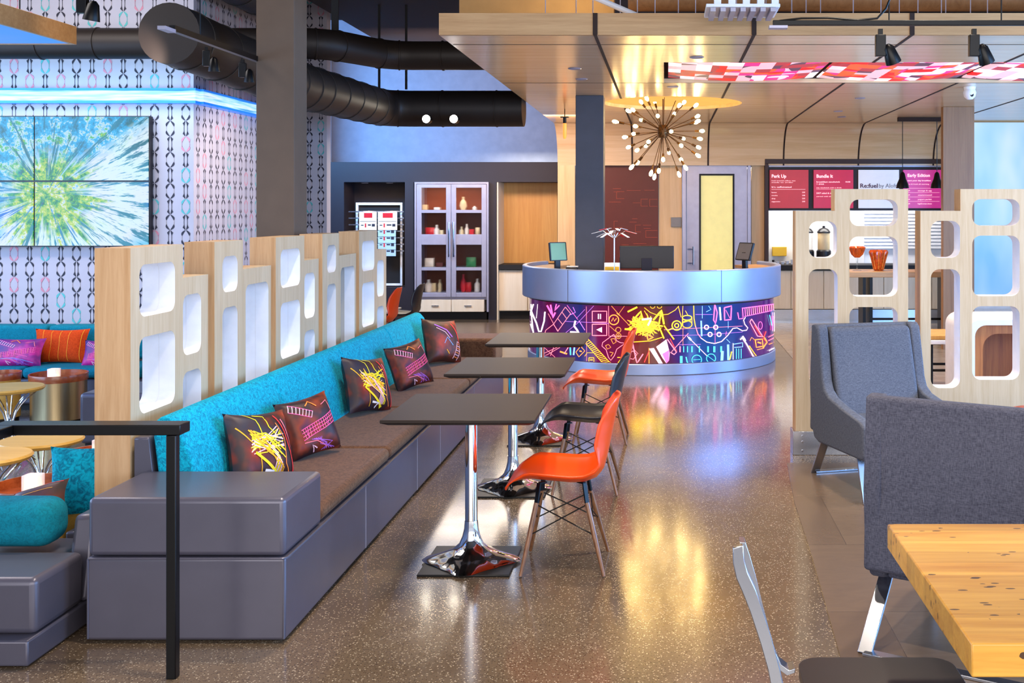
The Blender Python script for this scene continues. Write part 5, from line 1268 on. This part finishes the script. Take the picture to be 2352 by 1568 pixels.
pillow('throw_pillow', 'magenta and purple printed pillow beside the striped orange cushion', (X(40, 9.15), 9.16, .465), 0, RT(-20), .25, M['pg_m'], art_b(12) + [([(-.9, -.3), (-.2, -.1), (.6, -.4)], .05, 'pink'), ([(-.9, -.6), (0, -.5), (.8, -.8)], .04, 'blue')], None, .06, wfac=1.75)
pillow('throw_pillow', 'pink printed pillow half hidden behind the first oak divider', (X(232, 9.2), 9.2, .45), 0, RT(-20), .24, M['pg_m'], art_b(14), None, .05, wfac=1.3)
t = thing('leather_ottoman', 'blue grey leather block ottoman next to the oak divider in the lounge', 'ottoman', (-3.8, 7.3, 0))
MB().box(-4.10, -3.40, 7.55, 8.1, .04, .395).build('body', M['leather'], t, bev=.03, seg=4)
MB().box(-4.07, -3.43, 7.58, 8.07, 0, .039).build('plinth', M['black_matte'], t)
def tray_table(label, px, D, zt, r, body='brass', gap=.03):
    c = (X(px, D), D, 0); u = thing('tray_side_table', label, 'table', c, 'round tray side tables in the lounge')
    h = .055
    MB().lathe([(.001, zt - h + .012), (r - .012, zt - h + .012), (r - .008, zt), (r, zt), (r + .002, zt - .004), (r - .002, zt - h), (.001, zt - h)], n=40).build('tray', M['tray'], u, world=False)
    MB().lathe([(r * .93, gap), (r * .95, gap + .004), (r * .95, zt - h - .001)], n=40).build('drum', M[body], u, world=False)
    MB().lathe([(r * .86, 0), (r * .86, gap - .001)], n=32).build('plinth', M['black_matte'], u, world=False)
    return c
def votive(label, x, y, z, w_=.075, h_=.085):
    u = thing('candle_holder', label, 'candle', (x, y, z), 'votive candles on the tray tables')
    w = w_ / 2
    MB().prism(rrect(-w, w, -w, w, .012), 0, h_, lambda a, b_, d: (a, b_, d), holes=[rrect(-w + .008, w - .008, -w + .008, w - .008, .008)]).build('glass_cup', M['frost'], u, world=False)
    MB().box(-w + .009, w - .009, -w + .009, w - .009, .002, h_ * .45).build('wax', M['candle'], u, world=False)
    MB().lathe([(.001, h_*.46), (.006, h_*.52), (.004, h_*.62), (.0005, h_*.75)], n=10).build('flame', M['bulb'], u, world=False)
c = tray_table('walnut tray table on a brass drum with one candle, before the teal bench', 135, 8.55, .385, .21)
votive('candle in a square glass on the tray table before the teal bench', c[0] - .01, c[1] - .05, .342)
tray_table('walnut tray table cut by the picture edge, beside the brass drum one', 2, 8.6, .385, .145, 'stool_wood')
c = tray_table('red toned tray table with a candle, closest to the grey leather sofa', 92, 4.86, .45, .20, 'stool_wood')
votive('tall bright candle glass on the tray table by the grey leather sofa', c[0] + .01, c[1] - .07, .407, .072, .098)
c = tray_table('red toned tray table half hidden by the first oak divider', 239, 5.50, .45, .20, 'stool_wood')
votive('pink candle glass beside the oak divider edge', c[0] - .055, c[1] + .05, .407, .05, .09)
def wire_stool(label, x, y, zt, r):
    u = thing('wire_leg_stool', label, 'stool', (x, y, 0), 'round beech stools on wire legs')
    MB().lathe([(.001, zt - .035), (r * .8, zt - .035), (r - .01, zt - .026), (r, zt - .012), (r - .008, zt - .001), (.001, zt)], n=40).build('seat', M['stool_wood'], u, world=False)
    for k in range(8):
        a = 2 * PI * k / 8 + .3; pts = []
        for q in range(11):
            w = q / 10; z = .006 + (zt - .042) * w; rr_ = .022 + .13 * (r / .2) * (abs(w - .5) * 2) ** 2.2
            pts.append((rr_ * math.cos(a + .25 * (w - .5)), rr_ * math.sin(a + .25 * (w - .5)), z))
        MB().tube(pts, .0045, 6).build('leg', M['chrome'], u, world=False)
    MB().lathe([(.026, zt*.5 - .01), (.030, zt*.5), (.026, zt*.5 + .01)], n=16).build('waist_ring', M['chrome'], u, world=False)
wire_stool('beech wire leg stool farthest back, before the brass drum table', X(22, 7.2), 7.2, .50, .21)
wire_stool('beech wire leg stool just under the black railing bar', X(95, 5.85), 5.85, .44, .21)
wire_stool('beech wire leg stool half cut off beside the red toned tray table', X(-26, 5.2), 5.2, .50, .19)
# low grey leather sofa bottom left
t = thing('leather_lounge_sofa', 'low grey leather sofa beyond the railing with teal cushions', 'sofa', (-3.0, 4.25, 0))
MB().box(-4.2, -2.335, 3.957, 4.62, .006, .10).build('base', M['leather'], t, bev=.008)
MB().box(-4.2, -2.335, 4.007, 4.34, .102, .31).build('seat_block', M['leather'], t, bev=.025, seg=4)
MB().prism([(4.345, .102), (4.62, .102), (4.62, .43), (4.42, .43)], -2.42, -2.325, lambda p, q, d: (d, p, q)).build('armrest', M['leather'], t, bev=.02)
MB().box(-4.2, -2.425, 4.345, 4.62, .102, .28).build('back_block', M['leather'], t, bev=.015)
MB().box(-2.57, -2.46, 4.625, 4.95, .006, .30).build('side_return', M['leather'], t, bev=.01)
t = thing('teal_bolster', 'smooth teal bolster cushion lying on the grey leather sofa', 'cushion', (-2.95, 4.42, .40))
MB().box(-3.5, -2.47, 4.33, 4.52, .312, .50).build('cover', M['teal_flat'], t, bev=.07, seg=6)
pillow('throw_pillow', 'fluffy teal pillow beside the oak divider on the grey leather sofa', (-2.575, 4.80, .475), RT(10), RT(-12), .31, M['teal_fur'], [], None, .045)
pillow('throw_pillow', 'black and olive printed pillow lying behind the smooth teal bolster', (-2.64, 4.56, .455), RT(-8), RT(-50), .15, M['pg_c'], [([(-.9, .9), (.9, .75)], .06, 'red'), ([(-.6, .4), (.6, .3)], .04, 'gold')], None, .03, roll=RT(-24), wfac=1.5)

# ------------------------------------------------------------------ grey lounge chairs
def lounge_chair(label, c, rz, mat, foot=.42):
    u = thing('lounge_chair', label, 'armchair', c, 'grey upholstered lounge chairs', rz)
    side = [(.375, .945), (.30, .955), (.265, .93), (.235, .80), (.195, .62), (.165, .565), (.10, .53), (-.10, .495), (-.36, .462), (-.395, .44), (-.40, .28), (-.375, .25), (.26, .225), (.33, .24), (.385, .33), (.405, .60)]
    f = lambda a, b_, d: (d, a, b_)
    for s_ in (-1, 1):
        MB().prism(side, s_ * .278, s_ * .35, f).build('side_panel', mat, u, world=False, bev=.022, seg=4)
    MB().prism([(.405, .28), (.375, .95), (.31, .95), (.33, .28)], -.349, .349, f).build('back_shell', mat, u, world=False, bev=.018, seg=3)
    MB().prism([(.10, .40), (.255, .935), (.32, .94), (.318, .40)], -.272, .272, f).build('back_cushion', mat, u, world=False, bev=.025, seg=4)
    MB().prism([(-.385, .30), (-.385, .425), (-.30, .445), (.12, .425), (.16, .30)], -.272, .272, f).build('seat_cushion', mat, u, world=False, bev=.025, seg=4)
    MB().box(-.27, .27, -.37, .34, .245, .298).build('seat_rail', mat, u, world=False, bev=.01)
    for sy, fy in ((1, foot), (-1, .36)):
        for s_ in (-1, 1):
            MB().obox((s_ * .30, sy * .26, .243), (s_ * .305, sy * fy, .0), .055, .014, up=(0, 1, 0)).build('leg', M['leg_steel'], u, world=False, bev=.002)
        MB().obox((-.305, sy * fy, .0062), (.305, sy * fy, .0062), .05, .012).build('foot_bar', M['leg_steel'], u, world=False, bev=.002)
        MB().obox((-.30, sy * .255, .237), (.30, sy * .255, .237), .05, .012).build('cross_bar', M['leg_steel'], u, world=False, bev=.002)
    return u
lounge_chair('grey tweed lounge chair facing forward before the oak screen', (1.347, 6.553, .0061), RT(14.5), M['grey_fabric2'])
lounge_chair('charcoal tweed lounge chair seen from behind beside the pine table', (1.265, 4.346, .0061), RT(149.2), M['grey_fabric'], .50)
t = tray_table('walnut tray table by the oak screen at the window side', 2398, 6.6, .45, .20)

# ------------------------------------------------------------------ pine table and chrome chair
t = thing('pine_block_table', 'thick knotty pine block table at the near corner', 'table', (1.15, 2.75, 0))
MB().box(.654, 1.75, 2.316, 3.2, .677, .75).build('tabletop', M['butcher'], t, bev=.004)
MB().lathe([(.04, .02), (.04, .676)], (1.25, 2.75, 0), 24).build('pole', M['leg_steel'], t); MB().box(.95, 1.55, 2.45, 3.05, 0, .019).build('base_plate', M['leg_steel'], t, bev=.003)
t = thing('metal_cafe_chair', 'brushed metal chair with black seat pushed towards the pine table', 'chair', (.5, 2.72, 0))
D = 2.72
def pp(pts): return [(X(x, D), Z(y, D)) for x, y in pts]
L_ = [(1682, 1253), (1683, 1290), (1690, 1322), (1704, 1354), (1722, 1400), (1745, 1470), (1762, 1530), (1775, 1600), (1790, 1700)]
R_ = [(1822, 1690), (1805, 1600), (1790, 1530), (1770, 1455), (1752, 1400), (1735, 1350), (1716, 1310), (1708, 1280), (1706, 1246)]
MB().prism(pp(L_ + R_), D - .02, D, lambda a, b_, d: (a, d, b_)).build('back_frame', M['leg_steel'], t, bev=.002)
L2 = [(1700, 1246), (1712, 1246), (1722, 1275), (1738, 1330), (1752, 1390), (1768, 1450), (1782, 1500), (1794, 1526), (1812, 1540), (1826, 1536), (1826, 1546), (1808, 1552), (1786, 1536), (1776, 1510), (1762, 1460), (1745, 1400), (1728, 1350), (1714, 1310), (1704, 1280)]
MB().prism(pp(L2), D + .002, D + .05, lambda a, b_, d: (a, d, b_)).build('back_frame', M['leg_steel'], t, bev=.001)
MB().prism(rrect(.355, .775, 2.50, 2.955, .06), .425, .457, lambda a, b_, d: (a, b_, d)).build('seat', M['black_plastic'], t, bev=.010, seg=3)
for x, y in ((.40, 2.55), (.40, 2.90), (.72, 2.55), (.72, 2.90)):
    MB().obox((x, y, .424), (x + (.05 if x > .5 else -.06), y, 0), .028, .012, up=(0, 1, 0)).build('leg', M['leg_steel'], t)

# ------------------------------------------------------------------ lights
def area(name, loc, rot, sx, sy, power, col=(1, 1, 1)):
    l = bpy.data.lights.new(name, 'AREA'); l.shape = 'RECTANGLE'; l.size = sx; l.size_y = sy; l.energy = power; l.color = col
    o = bpy.data.objects.new(name, l); COL.objects.link(o); o.location = loc; o.rotation_euler = rot; return o
def point(name, loc, power, col=(1, .85, .65), r=.08):
    l = bpy.data.lights.new(name, 'POINT'); l.energy = power; l.color = col; l.shadow_soft_size = r
    o = bpy.data.objects.new(name, l); COL.objects.link(o); o.location = loc; return o
def spot(name, loc, aim, power, ang, col=(1, .86, .68), blend=.6, r=.04):
    l = bpy.data.lights.new(name, 'SPOT'); l.energy = power; l.color = col; l.spot_size = math.radians(ang); l.spot_blend = blend; l.shadow_soft_size = r
    o = bpy.data.objects.new(name, l); COL.objects.link(o); o.location = loc
    o.rotation_euler = (Vector(aim) - Vector(loc)).to_track_quat('-Z', 'Y').to_euler(); return o
WARM = (1, .80, .58); COOL = (.52, .72, 1)
area('window_daylight', (6.3, 5, 1.9), (0, RT(90), 0), 2.4, 11, 900, (.22, .50, 1))
area('rear_fill', (.5, -1.35, 2.3), (RT(90), 0, 0), 9, 3.2, 280, (1, .95, .90))  # unseen fill light added behind the camera to brighten the room
area('lounge_daylight', (-7.4, 5.5, 1.8), (0, RT(-90), 0), 2.4, 6, 240, (.42, .66, 1))
for i, (x, y) in enumerate(((-1.2, 5.6), (-.6, 3.6), (1.6, 5.2), (-3.4, 5.6), (-5.2, 7.2), (3.2, 6.2))):
    spot('ceiling_downlight', (x, y, 4.6), (x, y, 0), 330, 95, (1, .86, .70), .8, .12)
for x, y in ((-.95, 9.4), (-1.05, 10.3), (.6, 8.4), (1.6, 11.9), (2.2, 13.6), (-.2, 14.4), (3.4, 9.2), (1.9, 9.0)):
    spot('canopy_downlight', (x, y, zc - .02), (x, y, 0), 150, 110, WARM, .8, .05)
spot('drum_recess_glow', (.075, 12.5, zc + .1), (.075, 12.5, 4), 30, 150, (1, .8, .35), .5, .1)
area('kitchen_light', (2.6, 16.2, 2.3), (0, 0, 0), 3.0, .25, 62, (1, .96, .9))
area('back_hall_light', (-3.0, 14.6, 2.6), (0, 0, 0), 2.6, 1.2, 60, (1, .84, .66))
spot('niche_spot', (X(838, 16.7), 16.7, 2.07), (X(838, 16.7), 16.85, 0), 22, 70, WARM); spot('niche_spot', (X(895, 16.7), 16.7, 2.07), (X(895, 16.7), 16.85, 0), 22, 70, WARM)
area('cabinet_light', (X(1036, 16.6), 16.62, 2.05), (0, 0, 0), 1.0, .1, 4, (1, .8, .6))
area('alcove_light', (X(1210, 16.7), 16.7, 2.6), (0, 0, 0), .9, .4, 26, (1, .82, .6))
area('blue_wall_wash', (-5.2, 14.6, 3.2), (RT(75), 0, RT(-20)), 1.6, .6, 150, (.20, .52, 1))
area('upper_wall_wash', (-2.4, 14.0, 2.9), (RT(100), 0, 0), 2.6, .4, 70, (1, .66, .5))
point('above_canopy_lamp', (-.75, 8.55, 3.35), 9, (1, .78, .45), .1); point('above_canopy_lamp', (1.8, 8.8, 3.9), 30, (1, .80, .6), .1)
spot('side_wall_spot', (-3.0, 10.0, 2.42), (-4.28, 10.5, 1.7), 70, 100, (1, .78, .6), .7)
spot('side_wall_spot', (-3.3, 6.9, 2.6), (-5.2, 9.8, 3.6), 35, 60, (1, .86, .74), .7)
area('led_wash', (-5.6, 9.4, 2.7), (RT(90), 0, 0), 3.2, .2, 8, (.35, .7, 1))
area('lounge_soft', (-5.4, 6.8, 4.3), (0, 0, 0), 3, 3, 160, (1, .93, .9))

w = bpy.data.worlds.new('world'); SC.world = w; w.use_nodes = True
bg = w.node_tree.nodes['Background']; bg.inputs[0].default_value = (.80, .86, 1, 1); bg.inputs[1].default_value = .7

cam = bpy.data.cameras.new('camera'); co = bpy.data.objects.new('camera', cam); COL.objects.link(co); SC.camera = co
co.location = (0, 0, H); co.rotation_euler = (RT(90), 0, 0)
cam.sensor_width = 36; cam.sensor_fit = 'HORIZONTAL'; cam.lens = F / 2352 * 36
cam.shift_x = -(VX - 1176) / 2352; cam.shift_y = (VY - 784) / 2352
cam.clip_start = .05; cam.clip_end = 100
SC.view_settings.view_transform = 'Standard'; SC.view_settings.look = 'None'; SC.view_settings.gamma = 1; SC.view_settings.use_curve_mapping = False
SC.view_settings.exposure = 0.42
SC.cycles.max_bounces = 6; SC.cycles.diffuse_bounces = 3; SC.cycles.glossy_bounces = 3; SC.cycles.transmission_bounces = 4; SC.cycles.transparent_max_bounces = 6
